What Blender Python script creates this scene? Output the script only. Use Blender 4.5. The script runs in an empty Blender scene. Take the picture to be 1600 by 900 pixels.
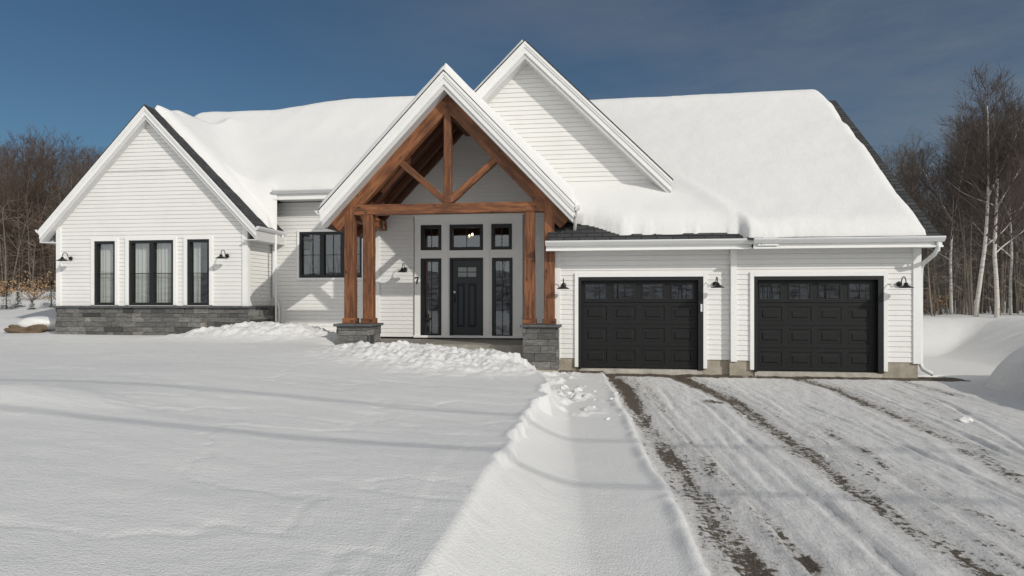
import bpy, math, random
import numpy as np
from mathutils import Vector, Matrix

# ------------------------------------------------------------------ scene, camera, light
C = bpy.context.scene.collection
scn = bpy.context.scene
R = math.radians
CAMZ = 1.57
YAW = math.atan(.129)
cam = bpy.data.cameras.new('camera'); camo = bpy.data.objects.new('camera', cam); C.objects.link(camo)
camo.location = (0, 0, CAMZ); camo.rotation_euler = (R(90), 0, YAW)
cam.sensor_width = 36; cam.lens = 22.5; cam.shift_y = .0125; cam.clip_end = 3000; cam.clip_start = .05
scn.camera = camo

SUN_TO = Vector((1.2, -1.0, .77)).normalized()          # towards the sun
SUN_EL = math.asin(SUN_TO.z); SUN_ROT = math.atan2(SUN_TO.x, SUN_TO.y)
w = bpy.data.worlds.new('World'); scn.world = w; w.use_nodes = True
nt = w.node_tree; bg = nt.nodes['Background']
sky = nt.nodes.new('ShaderNodeTexSky'); sky.sky_type = 'NISHITA'; sky.sun_disc = False
sky.sun_elevation = SUN_EL; sky.sun_rotation = SUN_ROT; sky.altitude = 400; sky.air_density = 1.0; sky.dust_density = .6; sky.ozone_density = 2.0
# thin high cloud, stronger towards the right of the view
tc = nt.nodes.new('ShaderNodeTexCoord')
mp = nt.nodes.new('ShaderNodeMapping'); mp.inputs['Scale'].default_value = (.8, .8, 3.2)
no = nt.nodes.new('ShaderNodeTexNoise'); no.inputs['Scale'].default_value = 2.2; no.inputs['Detail'].default_value = 7; no.inputs['Roughness'].default_value = .62
nt.links.new(tc.outputs['Generated'], mp.inputs['Vector']); nt.links.new(mp.outputs[0], no.inputs['Vector'])
cr = nt.nodes.new('ShaderNodeMapRange'); cr.inputs['From Min'].default_value = .30; cr.inputs['From Max'].default_value = .78
nt.links.new(no.outputs['Fac'], cr.inputs['Value'])
sep = nt.nodes.new('ShaderNodeSeparateXYZ'); nt.links.new(tc.outputs['Generated'], sep.inputs[0])
rx = nt.nodes.new('ShaderNodeMapRange'); rx.inputs['From Min'].default_value = -.45; rx.inputs['From Max'].default_value = .55; rx.inputs['To Min'].default_value = .06; rx.inputs['To Max'].default_value = .85
nt.links.new(sep.outputs['X'], rx.inputs['Value'])
mu = nt.nodes.new('ShaderNodeMath'); mu.operation = 'MULTIPLY'; nt.links.new(cr.outputs[0], mu.inputs[0]); nt.links.new(rx.outputs[0], mu.inputs[1])
tint = nt.nodes.new('ShaderNodeMix'); tint.data_type = 'RGBA'; tint.blend_type = 'MULTIPLY'; tint.inputs[0].default_value = 1
tint.inputs[7].default_value = (.66, .90, 1.0, 1)
nt.links.new(sky.outputs[0], tint.inputs[6])
mx = nt.nodes.new('ShaderNodeMix'); mx.data_type = 'RGBA'
nt.links.new(mu.outputs[0], mx.inputs[0]); nt.links.new(tint.outputs[2], mx.inputs[6]); mx.inputs[7].default_value = (4.6, 4.9, 5.4, 1)
# bright veil added to the unseen sky behind the viewer, filling the shaded walls
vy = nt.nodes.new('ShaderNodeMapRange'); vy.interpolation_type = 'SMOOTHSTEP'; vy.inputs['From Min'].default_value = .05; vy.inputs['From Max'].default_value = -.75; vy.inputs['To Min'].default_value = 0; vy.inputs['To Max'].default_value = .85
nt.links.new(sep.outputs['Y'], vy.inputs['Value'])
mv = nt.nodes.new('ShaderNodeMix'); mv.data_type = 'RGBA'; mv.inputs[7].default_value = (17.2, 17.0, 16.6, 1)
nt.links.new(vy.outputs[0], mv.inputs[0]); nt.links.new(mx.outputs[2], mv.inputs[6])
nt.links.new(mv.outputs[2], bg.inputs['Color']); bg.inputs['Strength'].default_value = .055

sl = bpy.data.lights.new('sun', 'SUN'); so = bpy.data.objects.new('sun', sl); C.objects.link(so)
sl.energy = 2.7; sl.angle = R(.53); sl.color = (1, .955, .88)
so.rotation_euler = SUN_TO.to_track_quat('Z', 'Y').to_euler(); so.location = (20, -20, 20)
scn.view_settings.view_transform = 'Standard'; scn.view_settings.look = 'None'
scn.view_settings.exposure = -.16; scn.view_settings.gamma = 1; scn.view_settings.use_curve_mapping = False
scn.render.engine = 'CYCLES'
scn.cycles.max_bounces = 7; scn.cycles.diffuse_bounces = 4; scn.cycles.transparent_max_bounces = 12

# ------------------------------------------------------------------ helpers
rnd = random.Random(7)
cY, sY = math.cos(YAW), math.sin(YAW)
def at(px, py, Y):
    """point of the upright plane Y that the photograph's pixel shows"""
    t = (px-800)/1000; v = (470-py)/1000
    k = Y/(cY+sY*t)
    return ((-sY+cY*t)*k, CAMZ+v*k)
def ax(px, Y): return at(px, 470, Y)[0]

_T = np.random.RandomState(3).rand(256, 256)
def vnoise(x, y, s=0):
    x = np.asarray(x, float)+s*17.31; y = np.asarray(y, float)+s*9.73
    xi = np.floor(x).astype(int); yi = np.floor(y).astype(int)
    fx = x-xi; fy = y-yi; fx = fx*fx*(3-2*fx); fy = fy*fy*(3-2*fy)
    a = _T[xi % 256, yi % 256]; b = _T[(xi+1) % 256, yi % 256]; c = _T[xi % 256, (yi+1) % 256]; d = _T[(xi+1) % 256, (yi+1) % 256]
    return (a*(1-fx)+b*fx)*(1-fy)+(c*(1-fx)+d*fx)*fy
def fbm(x, y, oct=4, s=0):
    r = 0; a = .5
    for i in range(oct):
        r = r+a*(vnoise(x*2**i, y*2**i, s+i)*2-1); a *= .5
    return r
def sstep(a, b, x):
    t = np.clip((np.asarray(x, float)-a)/(b-a), 0, 1); return t*t*(3-2*t)

WP = {}; WROT = {}
def wp(o): return WP.get(o.name, Vector((0, 0, 0)))
def finish(o, parent, wpos, label=None, cat=None, group=None, kind=None):
    C.objects.link(o); WP[o.name] = wpos.copy()
    if parent is not None:
        o.parent = parent; o.location = wpos-wp(parent)
        if parent.name in WROT:
            q = WROT[parent.name].inverted(); o.location = q @ (wpos-wp(parent)); o.rotation_euler = q.to_euler()
    else: o.location = wpos
    for k, v in (('label', label), ('category', cat), ('group', group), ('kind', kind)):
        if v: o[k] = v
    return o
def empty(name, loc, **kw):
    o = bpy.data.objects.new(name, None); o.empty_display_size = .3
    return finish(o, kw.pop('parent', None), Vector(loc), **kw)

class MB:
    def __init__(s): s.v = []; s.f = []; s.c = []
    def quad(s, *p, col=0.):
        n = len(s.v); s.v += [tuple(q) for q in p]; s.f.append(tuple(range(n, n+len(p)))); s.c.append(col)
    def box(s, x0, x1, y0, y1, z0, z1, col=0.):
        if x0 > x1: x0, x1 = x1, x0
        n = len(s.v)
        s.v += [(x0,y0,z0),(x1,y0,z0),(x1,y1,z0),(x0,y1,z0),(x0,y0,z1),(x1,y0,z1),(x1,y1,z1),(x0,y1,z1)]
        for f in ((0,3,2,1),(4,5,6,7),(0,1,5,4),(1,2,6,5),(2,3,7,6),(3,0,4,7)): s.f.append(tuple(n+i for i in f)); s.c.append(col)
        return s
    def prism(s, poly, axis, a, b):
        n = len(s.v); k = len(poly)
        for t in (a, b):
            for p, q in poly:
                s.v.append({'Y': (p, t, q), 'X': (t, p, q), 'Z': (p, q, t)}[axis])
        s.f.append(tuple(n+i for i in range(k))); s.f.append(tuple(n+k+i for i in reversed(range(k)))); s.c += [0., 0.]
        for i in range(k):
            j = (i+1) % k; s.f.append((n+i, n+k+i, n+k+j, n+j)); s.c.append(0.)
        return s
    def tube(s, pts, rad, n=6, cap=True):
        pts = [Vector(p) for p in pts]; base = len(s.v); up0 = None
        for i, p in enumerate(pts):
            d = (pts[min(i+1, len(pts)-1)]-pts[max(i-1, 0)])
            if d.length < 1e-9: d = Vector((0, 0, 1))
            d.normalize()
            if up0 is None: up0 = d.orthogonal().normalized()
            u = up0-d*up0.dot(d)
            u = u.normalized() if u.length > 1e-6 else d.orthogonal().normalized()
            up0 = u; vv = d.cross(u); r = rad[i] if hasattr(rad, '__len__') else rad
            for k in range(n):
                a = 2*math.pi*k/n; s.v.append(tuple(p+(u*math.cos(a)+vv*math.sin(a))*r))
        for i in range(len(pts)-1):
            for k in range(n):
                a = base+i*n+k; b = base+i*n+(k+1) % n; s.f.append((a, b, b+n, a+n)); s.c.append(0.)
        if cap:
            s.f.append(tuple(base+k for k in reversed(range(n)))); e = base+(len(pts)-1)*n
            s.f.append(tuple(e+k for k in range(n))); s.c += [0., 0.]
        return s
    def lathe(s, prof, c, n=20, axis='Z'):
        base = len(s.v)
        for r, h in prof:
            for k in range(n):
                a = 2*math.pi*k/n
                if axis == 'Z': s.v.append((c[0]+r*math.cos(a), c[1]+r*math.sin(a), c[2]+h))
                else: s.v.append((c[0]+r*math.cos(a), c[1]+h, c[2]+r*math.sin(a)))
        for i in range(len(prof)-1):
            for k in range(n):
                a = base+i*n+k; b = base+i*n+(k+1) % n; s.f.append((a, b, b+n, a+n)); s.c.append(0.)
        return s
    def build(s, name, mat, parent=None, smooth=False, bevel=0, tint=False, **kw):
        a = np.array(s.v); o0 = Vector(((a[:,0].min()+a[:,0].max())/2, (a[:,1].min()+a[:,1].max())/2, a[:,2].min()))
        m = bpy.data.meshes.new(name); m.from_pydata([tuple(Vector(q)-o0) for q in s.v], [], s.f)
        m.materials.append(mat)
        if tint:
            at_ = m.attributes.new('tint', 'FLOAT', 'FACE'); at_.data.foreach_set('value', s.c)
        if smooth: m.polygons.foreach_set('use_smooth', [True]*len(m.polygons))
        m.validate(); m.update()
        o = bpy.data.objects.new(name, m)
        finish(o, parent, o0, **kw)
        if bevel:
            b = o.modifiers.new('b', 'BEVEL'); b.width = bevel; b.segments = 1; b.limit_method = 'ANGLE'
        return o

def timber(name, p0, p1, wd, ht, mat, parent, ydir=Vector((0, 1, 0))):
    """squared timber from p0 to p1; long axis is its own local X so that the grain follows it"""
    p0 = Vector(p0); p1 = Vector(p1); d = p1-p0; L = d.length; d.normalize()
    y = ydir-d*ydir.dot(d)
    if y.length < 1e-4: y = Vector((1, 0, 0))-d*d.x
    y.normalize(); z = d.cross(y)
    n = max(2, int(L/.25)); v = []; f = []
    for i in range(n+1):
        x = -L/2+L*i/n
        for (a, b) in ((-1,-1),(1,-1),(1,1),(-1,1)):
            j = .004*(1 if 0 < i < n else 0)
            v.append((x, a*wd/2+rnd.uniform(-j, j), b*ht/2+rnd.uniform(-j, j)))
    for i in range(n):
        for k in range(4):
            a = i*4+k; b = i*4+(k+1) % 4; f.append((a, b, b+4, a+4))
    f.append((3,2,1,0)); f.append(tuple(n*4+k for k in range(4)))
    m = bpy.data.meshes.new(name); m.from_pydata(v, [], f); m.materials.append(mat); m.update()
    o = bpy.data.objects.new(name, m); finish(o, parent, (p0+p1)/2)
    o.rotation_euler = Matrix((d, y, z)).transposed().to_euler(); WROT[o.name] = Matrix((d, y, z)).transposed()
    b = o.modifiers.new('b', 'BEVEL'); b.width = .012; b.segments = 1; b.limit_method = 'ANGLE'; b.angle_limit = R(60)
    return o

# ------------------------------------------------------------------ materials
def mat(name, col=(.5,.5,.5), rough=.6, **kw):
    m = bpy.data.materials.new(name); m.use_nodes = True; b = m.node_tree.nodes['Principled BSDF']
    b.inputs['Base Color'].default_value = (*col, 1); b.inputs['Roughness'].default_value = rough
    for k, v in kw.items(): b.inputs[k].default_value = v
    return m
class NT:
    def __init__(s, m): s.t = m.node_tree; s.b = s.t.nodes['Principled BSDF']
    def n(s, typ, **kw):
        x = s.t.nodes.new('ShaderNode'+typ)
        for k, v in kw.items():
            if k in x.inputs: x.inputs[k].default_value = v
            else: setattr(x, k, v)
        return x
    def l(s, a, b): s.t.links.new(a, b)
    def coords(s, scale=(1,1,1), kind='Object'):
        tc = s.n('TexCoord'); m = s.n('Mapping'); m.inputs['Scale'].default_value = scale; s.l(tc.outputs[kind], m.inputs[0]); return m.outputs[0]
    def noise(s, vec, scale, detail=4, rough=.55):
        x = s.n('TexNoise'); x.inputs['Scale'].default_value = scale; x.inputs['Detail'].default_value = detail; x.inputs['Roughness'].default_value = rough
        s.l(vec, x.inputs['Vector']); return x.outputs['Fac']
    def ramp(s, fac, stops):
        r = s.n('ValToRGB'); e = r.color_ramp.elements
        while len(e) < len(stops): e.new(.5)
        for q, (p, c) in zip(e, stops): q.position = p; q.color = (*c, 1) if len(c) == 3 else c
        s.l(fac, r.inputs[0]); return r.outputs[0]
    def mix(s, fac, a, b, typ='MIX'):
        x = s.n('Mix', data_type='RGBA', blend_type=typ)
        for i, q in ((0, fac), (6, a), (7, b)):
            if hasattr(q, 'links'): s.l(q, x.inputs[i])
            elif i == 0: x.inputs[0].default_value = q
            else: x.inputs[i].default_value = (*q, 1)
        return x.outputs[2]
    def mr(s, v, a, b, c=0., d=1.):
        x = s.n('MapRange'); s.l(v, x.inputs[0])
        for i, q in zip((1,2,3,4), (a,b,c,d)): x.inputs[i].default_value = q
        return x.outputs[0]
    def math(s, op, a, b):
        x = s.n('Math', operation=op)
        for i, q in ((0, a), (1, b)):
            if hasattr(q, 'links'): s.l(q, x.inputs[i])
            else: x.inputs[i].default_value = q
        return x.outputs[0]
    def bump(s, h, dist=.01, strength=1., prev=None):
        x = s.n('Bump'); x.inputs['Distance'].default_value = dist; x.inputs['Strength'].default_value = strength; s.l(h, x.inputs['Height'])
        if prev is not None: s.l(prev, x.inputs['Normal'])
        s.l(x.outputs[0], s.b.inputs['Normal']); return x.outputs[0]
    def base(s, c): s.l(c, s.b.inputs['Base Color'])

def world_pos(q):
    g = q.n('NewGeometry'); return g.outputs['Position']

def m_siding():
    m = mat('siding_paint', (.80,.79,.76), .45); q = NT(m); p = world_pos(q)
    a = q.noise(p, .8, 3); b_ = q.noise(p, 2.3, 5)
    c = q.mix(q.mr(a, .4, .7), (.80,.795,.775), (.775,.77,.745)); c = q.mix(q.mr(b_, .5, .8, 0, .6), c, (.73,.72,.69)); q.base(c)
    mp2 = q.n('Mapping'); mp2.inputs['Scale'].default_value = (4, 4, 40); q.l(p, mp2.inputs[0])
    q.bump(q.noise(mp2.outputs[0], 3, 4), .0015, .5); return m
def m_white(name='white_trim', c=(.85,.85,.835)):
    m = mat(name, c, .4); q = NT(m); n = q.noise(world_pos(q), 1.7, 4)
    q.base(q.mix(q.mr(n, .4, .8, 0, .6), c, tuple(k*.9 for k in c))); q.bump(q.noise(world_pos(q), 40, 2), .001, .3); return m
def m_wood(name, c0, c1, c2):
    m = mat(name, c1, .6); q = NT(m); v = q.coords((1.2, 9, 9))
    oi = q.n('ObjectInfo'); ad = q.n('VectorMath', operation='ADD'); sc = q.n('VectorMath', operation='SCALE'); sc.inputs['Scale'].default_value = 37
    cx = q.n('CombineXYZ'); q.l(oi.outputs['Random'], cx.inputs[0]); q.l(oi.outputs['Random'], cx.inputs[1]); q.l(cx.outputs[0], sc.inputs[0]); q.l(v, ad.inputs[0]); q.l(sc.outputs[0], ad.inputs[1])
    v = ad.outputs[0]
    n = q.noise(v, 1.6, 7, .65)
    wv = q.n('TexWave', wave_type='BANDS', bands_direction='Y'); wv.inputs['Scale'].default_value = 1.0; wv.inputs['Distortion'].default_value = 5; wv.inputs['Detail'].default_value = 3; q.l(v, wv.inputs['Vector'])
    c = q.mix(q.mr(n, .42, .60), c0, c1); c = q.mix(q.math('MULTIPLY', wv.outputs['Fac'], .5), c, c2)
    kv = q.coords((2.4, 5, 5)); vo = q.n('TexVoronoi'); vo.inputs['Scale'].default_value = 1.3; q.l(kv, vo.inputs['Vector'])
    c = q.mix(q.mr(vo.outputs['Distance'], .08, .2, .85, 0), c, tuple(k*.35 for k in c2)); q.base(c)
    q.bump(n, .008, .8); return m
def m_stone():
    m = mat('ledgestone', (.2,.2,.2), .85); q = NT(m); a = q.n('Attribute', attribute_name='tint')
    c = q.ramp(a.outputs['Fac'], [(0, (.05,.05,.05)), (.3, (.14,.138,.13)), (.7, (.25,.245,.23)), (1, (.38,.355,.31))])
    p = world_pos(q); mp_ = q.n('Mapping'); mp_.inputs['Scale'].default_value = (1,1,3.5); q.l(p, mp_.inputs[0])
    n = q.noise(mp_.outputs[0], 9, 6, .65); c = q.mix(q.mr(n, .38, .6, 0, .9), c, q.mix(.6, c, (.04,.04,.04))); q.base(c)
    q.bump(n, .02, 1); return m
def m_flat_stone(name, c, sc=8):
    m = mat(name, c, .85); q = NT(m); n = q.noise(world_pos(q), sc, 6, .65)
    q.base(q.mix(q.mr(n, .3, .75), tuple(k*.6 for k in c), tuple(k*1.2 for k in c))); q.bump(n, .01, .8); return m
def m_shingle(name, along_y):
    m = mat(name, (.03,.03,.032), .9); q = NT(m); p = world_pos(q); s = q.n('SeparateXYZ'); q.l(p, s.inputs[0]); cb = q.n('CombineXYZ')
    q.l(s.outputs[1 if along_y else 0], cb.inputs[0]); q.l(s.outputs['Z'], cb.inputs[1])
    b = q.n('TexBrick'); b.inputs['Scale'].default_value = 1; b.inputs['Brick Width'].default_value = .34; b.inputs['Row Height'].default_value = .10; b.inputs['Mortar Size'].default_value = .012
    b.inputs['Color1'].default_value = (.035,.037,.04,1); b.inputs['Color2'].default_value = (.075,.077,.08,1); b.inputs['Mortar'].default_value = (.012,.012,.013,1)
    q.l(cb.outputs[0], b.inputs['Vector']); n = q.noise(p, 45, 3); q.base(q.mix(q.mr(n, .3, .7, 0, .5), b.outputs['Color'], (.02,.02,.022)))
    inv = q.math('SUBTRACT', 1., b.outputs['Fac']); q.bump(inv, .02, .9); return m
def m_snow(name='snow', c=(.80,.795,.78), dirs=(1,1,1), amp=1.):
    m = mat(name, c, .75); q = NT(m); p = world_pos(q); mp_ = q.n('Mapping'); mp_.inputs['Scale'].default_value = dirs; q.l(p, mp_.inputs[0])
    q.b.inputs['Subsurface Weight'].default_value = 0
    n0 = q.noise(mp_.outputs[0], 1.6, 6, .6); n1 = q.noise(mp_.outputs[0], 13, 4, .6); n2 = q.noise(p, 75, 2, .6)
    q.base(q.mix(q.mr(n0, .35, .75, 0, .6), c, (c[0]*.95, c[1]*.955, c[2]*.96)))
    b = q.bump(n0, .028*amp, .6); b = q.bump(n1, .009*amp, .6, b); q.bump(n2, .009, .9, b)
    return m
def m_drive():
    m = mat('packed_snow_gravel', (.7,.7,.7), .8); q = NT(m); p = world_pos(q)
    rot = q.n('Mapping'); rot.inputs['Rotation'].default_value = (0,0,R(-2)); rot.inputs['Scale'].default_value = (5.5, .9, 1); q.l(p, rot.inputs[0])
    a = q.n('Attribute', attribute_name='dirt'); d = a.outputs['Fac']
    streak = q.noise(rot.outputs[0], 1.5, 8, .68); grit = q.noise(p, 16, 7, .72); fine = q.noise(p, 60, 4, .7)
    s = q.math('ADD', q.math('MULTIPLY', streak, .45), q.math('MULTIPLY', grit, .55))
    thr = q.math('SUBTRACT', 1.0, d)
    s = q.math('ADD', q.math('MULTIPLY', s, 1.5), -.25)
    k = q.math('SUBTRACT', q.math('ADD', s, q.math('MULTIPLY', d, .46)), .80)
    msk = q.mr(k, -.012, .045)
    snow = q.mix(q.mr(streak, .35, .7), (.84,.83,.815), (.77,.76,.745)); snow = q.mix(q.mr(grit, .45, .75, 0, .5), snow, (.66,.65,.63))
    snow = q.mix(q.mr(q.math('MULTIPLY', d, grit), .13, .42, 0, .6), snow, (.40,.37,.33))
    vf = q.noise(p, 28, 6, .8); spk = q.mr(q.math('ADD', vf, q.math('MULTIPLY', d, .16)), .665, .70)
    snow = q.mix(q.math('MULTIPLY', spk, .8), snow, (.24,.20,.155))
    dirt = q.ramp(fine, [(.3, (.03,.024,.018)), (.5, (.10,.078,.055)), (.72, (.26,.22,.17))])
    q.base(q.mix(msk, snow, dirt))
    tr = q.n('Mapping'); tr.inputs['Scale'].default_value = (14, 2.2, 1); q.l(p, tr.inputs[0])
    b = q.bump(streak, .028, .7); b = q.bump(q.noise(tr.outputs[0], 2.0, 5, .7), .02, .7, b); b = q.bump(grit, .02, .9, b); q.bump(fine, .007, .8, b)
    return m
def m_bark(name, c0, c1, sc=6):
    m = mat(name, c0, .9); q = NT(m); v = q.coords((3,3,.8)); n = q.noise(v, sc, 5, .7); q.base(q.mix(q.mr(n, .35, .7), c0, c1)); return m
def m_birch():
    m = mat('birch_bark', (.5,.48,.44), .7); q = NT(m); v = q.coords((1,1,6)); n = q.noise(v, 2.5, 5, .7)
    q.base(q.ramp(n, [(.33, (.10,.09,.08)), (.40, (.50,.475,.43)), (.7, (.66,.63,.58))])); return m
def m_glass(tr=.82, fr=1.5):
    m = bpy.data.materials.new('window_glass'); m.use_nodes = True; t = m.node_tree; t.nodes.clear()
    o = t.nodes.new('ShaderNodeOutputMaterial'); mx = t.nodes.new('ShaderNodeMixShader'); a = t.nodes.new('ShaderNodeBsdfTransparent'); g = t.nodes.new('ShaderNodeBsdfGlossy')
    a.inputs[0].default_value = (tr, tr*1.01, tr*.99, 1); g.inputs['Roughness'].default_value = .01; g.inputs[0].default_value = (.9,.95,1,1)
    fw = t.nodes.new('ShaderNodeLayerWeight'); fw.inputs[0].default_value = .5; fz = t.nodes.new('ShaderNodeMath'); fz.operation = 'POWER'; fz.inputs[1].default_value = 4; t.links.new(fw.outputs['Facing'], fz.inputs[0])
    ad = t.nodes.new('ShaderNodeMath'); ad.operation = 'MULTIPLY_ADD'; ad.inputs[1].default_value = .8; ad.inputs[2].default_value = .20
    n = t.nodes.new('ShaderNodeTexNoise'); n.inputs['Scale'].default_value = 1.6; bp = t.nodes.new('ShaderNodeBump'); bp.inputs['Distance'].default_value = .0016; bp.inputs['Strength'].default_value = .5
    gg = t.nodes.new('ShaderNodeNewGeometry'); t.links.new(gg.outputs['Position'], n.inputs['Vector'])
    t.links.new(n.outputs['Fac'], bp.inputs['Height']); t.links.new(bp.outputs[0], g.inputs['Normal'])
    t.links.new(fz.outputs[0], ad.inputs[0]); t.links.new(ad.outputs[0], mx.inputs[0]); t.links.new(a.outputs[0], mx.inputs[1]); t.links.new(g.outputs[0], mx.inputs[2]); t.links.new(mx.outputs[0], o.inputs[0])
    return m
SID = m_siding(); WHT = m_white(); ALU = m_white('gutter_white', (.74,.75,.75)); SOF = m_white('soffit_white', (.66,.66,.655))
qs = NT(SOF); wz = qs.n('TexWave', wave_type='BANDS', bands_direction='Z'); wz.inputs['Scale'].default_value = 11; qs.l(world_pos(qs), wz.inputs['Vector']); qs.bump(wz.outputs['Fac'], .006, .7)
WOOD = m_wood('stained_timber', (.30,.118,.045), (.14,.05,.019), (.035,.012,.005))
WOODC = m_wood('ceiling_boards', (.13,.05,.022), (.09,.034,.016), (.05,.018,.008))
STONE = m_stone(); CAP = m_flat_stone('stone_cap', (.11,.115,.12)); CONC = m_flat_stone('concrete', (.40,.36,.29), 3); SLAB = m_flat_stone('porch_concrete', (.30,.28,.24), 3)
SHX = m_shingle('shingles_x', False); SHY = m_shingle('shingles_y', True)
SNOW = m_snow('lawn_snow', dirs=(1,1.6,1)); RSNOW = m_snow('roof_snow', (.83,.825,.81), amp=1.2)
DRV = m_drive()
BLK = mat('black_metal', (.008,.008,.009), .35, Metallic=0.0); FRM = mat('black_frame', (.007,.008,.009), .4)
def m_door():
    m = mat('charcoal_door', (.018,.019,.021), .42); q = NT(m); p = world_pos(q); mp_ = q.n('Mapping'); mp_.inputs['Scale'].default_value = (6,6,70); q.l(p, mp_.inputs[0])
    n = q.noise(mp_.outputs[0], 1.6, 5, .6); q.base(q.mix(q.mr(n, .35, .7), (.008,.0085,.009), (.019,.0195,.02))); q.bump(n, .004, .6); return m
DOOR = m_door(); DOOR.node_tree.nodes['Principled BSDF'].inputs['Specular IOR Level'].default_value = .3; FDOOR = mat('front_door_paint', (.012,.017,.022), .3)
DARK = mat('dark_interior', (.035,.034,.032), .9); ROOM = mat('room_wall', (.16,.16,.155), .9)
CURT = mat('curtain_cloth', (.60,.62,.60), .9); GLASS = m_glass(); STEEL = mat('satin_steel', (.5,.5,.5), .35, Metallic=1.0)
BARK = m_bark('bark_grey', (.085,.07,.055), (.19,.165,.14)); BARK2 = m_bark('bark_red', (.075,.048,.034), (.15,.10,.075)); BIRCH = m_birch()
TWIG = mat('twig_grey', (.135,.118,.10), .9); TWIG2 = mat('twig_red', (.10,.068,.05), .9); TWIGB = mat('birch_twig', (.09,.07,.06), .9)
ROCK = m_flat_stone('boulder_rock', (.17,.12,.075), 6); ROCK.node_tree.nodes['Bump'].inputs['Distance'].default_value = .05
TRM = .03

# ------------------------------------------------------------------ ground
tracksA = [(.30,14.7),(.42,13.8),(.60,12.4),(.64,11),(.70,9.2),(.82,7.65),(.92,5.96),(1.01,4.77),(1.10,3.5),(1.2,2.0)]
tracksB = [(1.72,14.7),(1.90,13.6),(2.2,12.2),(2.34,11),(2.38,7.84),(2.42,5.48),(2.52,4.44),(2.62,3),(2.7,2)]
tracksC = [(4.25,14.7),(4.5,13.0),(4.48,10.6),(4.40,8.42),(4.0,6.5),(3.8,4.5),(3.7,3)]
ruts = [  # path, width, depth
    ([(3.37,10.94),(3.56,9.49),(3.64,8.0),(3.74,6.5),(3.85,5.2)], .045, .06),
    ([(3.80,9.51),(3.62,7.41),(3.64,5.94),(3.72,4.8)], .04, .03),
    ([(6.06,14.14),(5.75,11.35),(5.30,9.3),(5.03,8.26),(4.8,7)], .06, .05),
    ([(1.75,11.2),(1.84,10.57),(1.86,7.78),(1.95,5.73),(1.95,4.46),(2.0,3)], .06, .045),
    ([(1.60,9.5),(1.62,7.6),(1.66,6.0)], .05, .03),
    ([(6.32,14.17),(6.54,10.75),(6.5,9)], .06, .045),
    ([(.95,11),(1.15,8),(1.35,5.5),(1.45,3.5)], .03, .02), ([(1.05,11),(1.25,8),(1.45,5.5),(1.55,3.5)], .03, .02), ([(2.75,12),(2.85,9),(2.9,6),(2.9,3.5)], .03, .022), ([(4.9,13),(4.8,10),(4.5,7)], .035, .03),
    ([(2.95,12.5),(3.0,10),(2.95,7),(3.0,4)], .10, .02),
    ([(5.1,13),(4.95,10),(4.7,7),(4.6,5)], .08, .025),
    ([(1.25,12.5),(1.30,9),(1.38,6),(1.45,3)], .08, .025)]
def dline(X, Y, path):
    py = [p[1] for p in path][::-1]; pxx = [p[0] for p in path][::-1]
    xc = np.interp(Y, py, pxx); inside = sstep(py[0]-.3, py[0]+.3, Y)*(1-sstep(py[-1]-.3, py[-1]+.3, Y))
    return X-xc, inside
def edge_x(Y): return .73-.052*(np.clip(Y, -2, 14.5)-4.2)+.07*fbm(np.asarray(Y)*1.1, np.asarray(Y)*0, 5, 5)
def foot_x(Y): return -.02-.070*(np.clip(Y, 2, 13)-4.3)
def drive_z(X, Y): return -.08-.01*(14.7-np.clip(Y, -3, 15))

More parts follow.
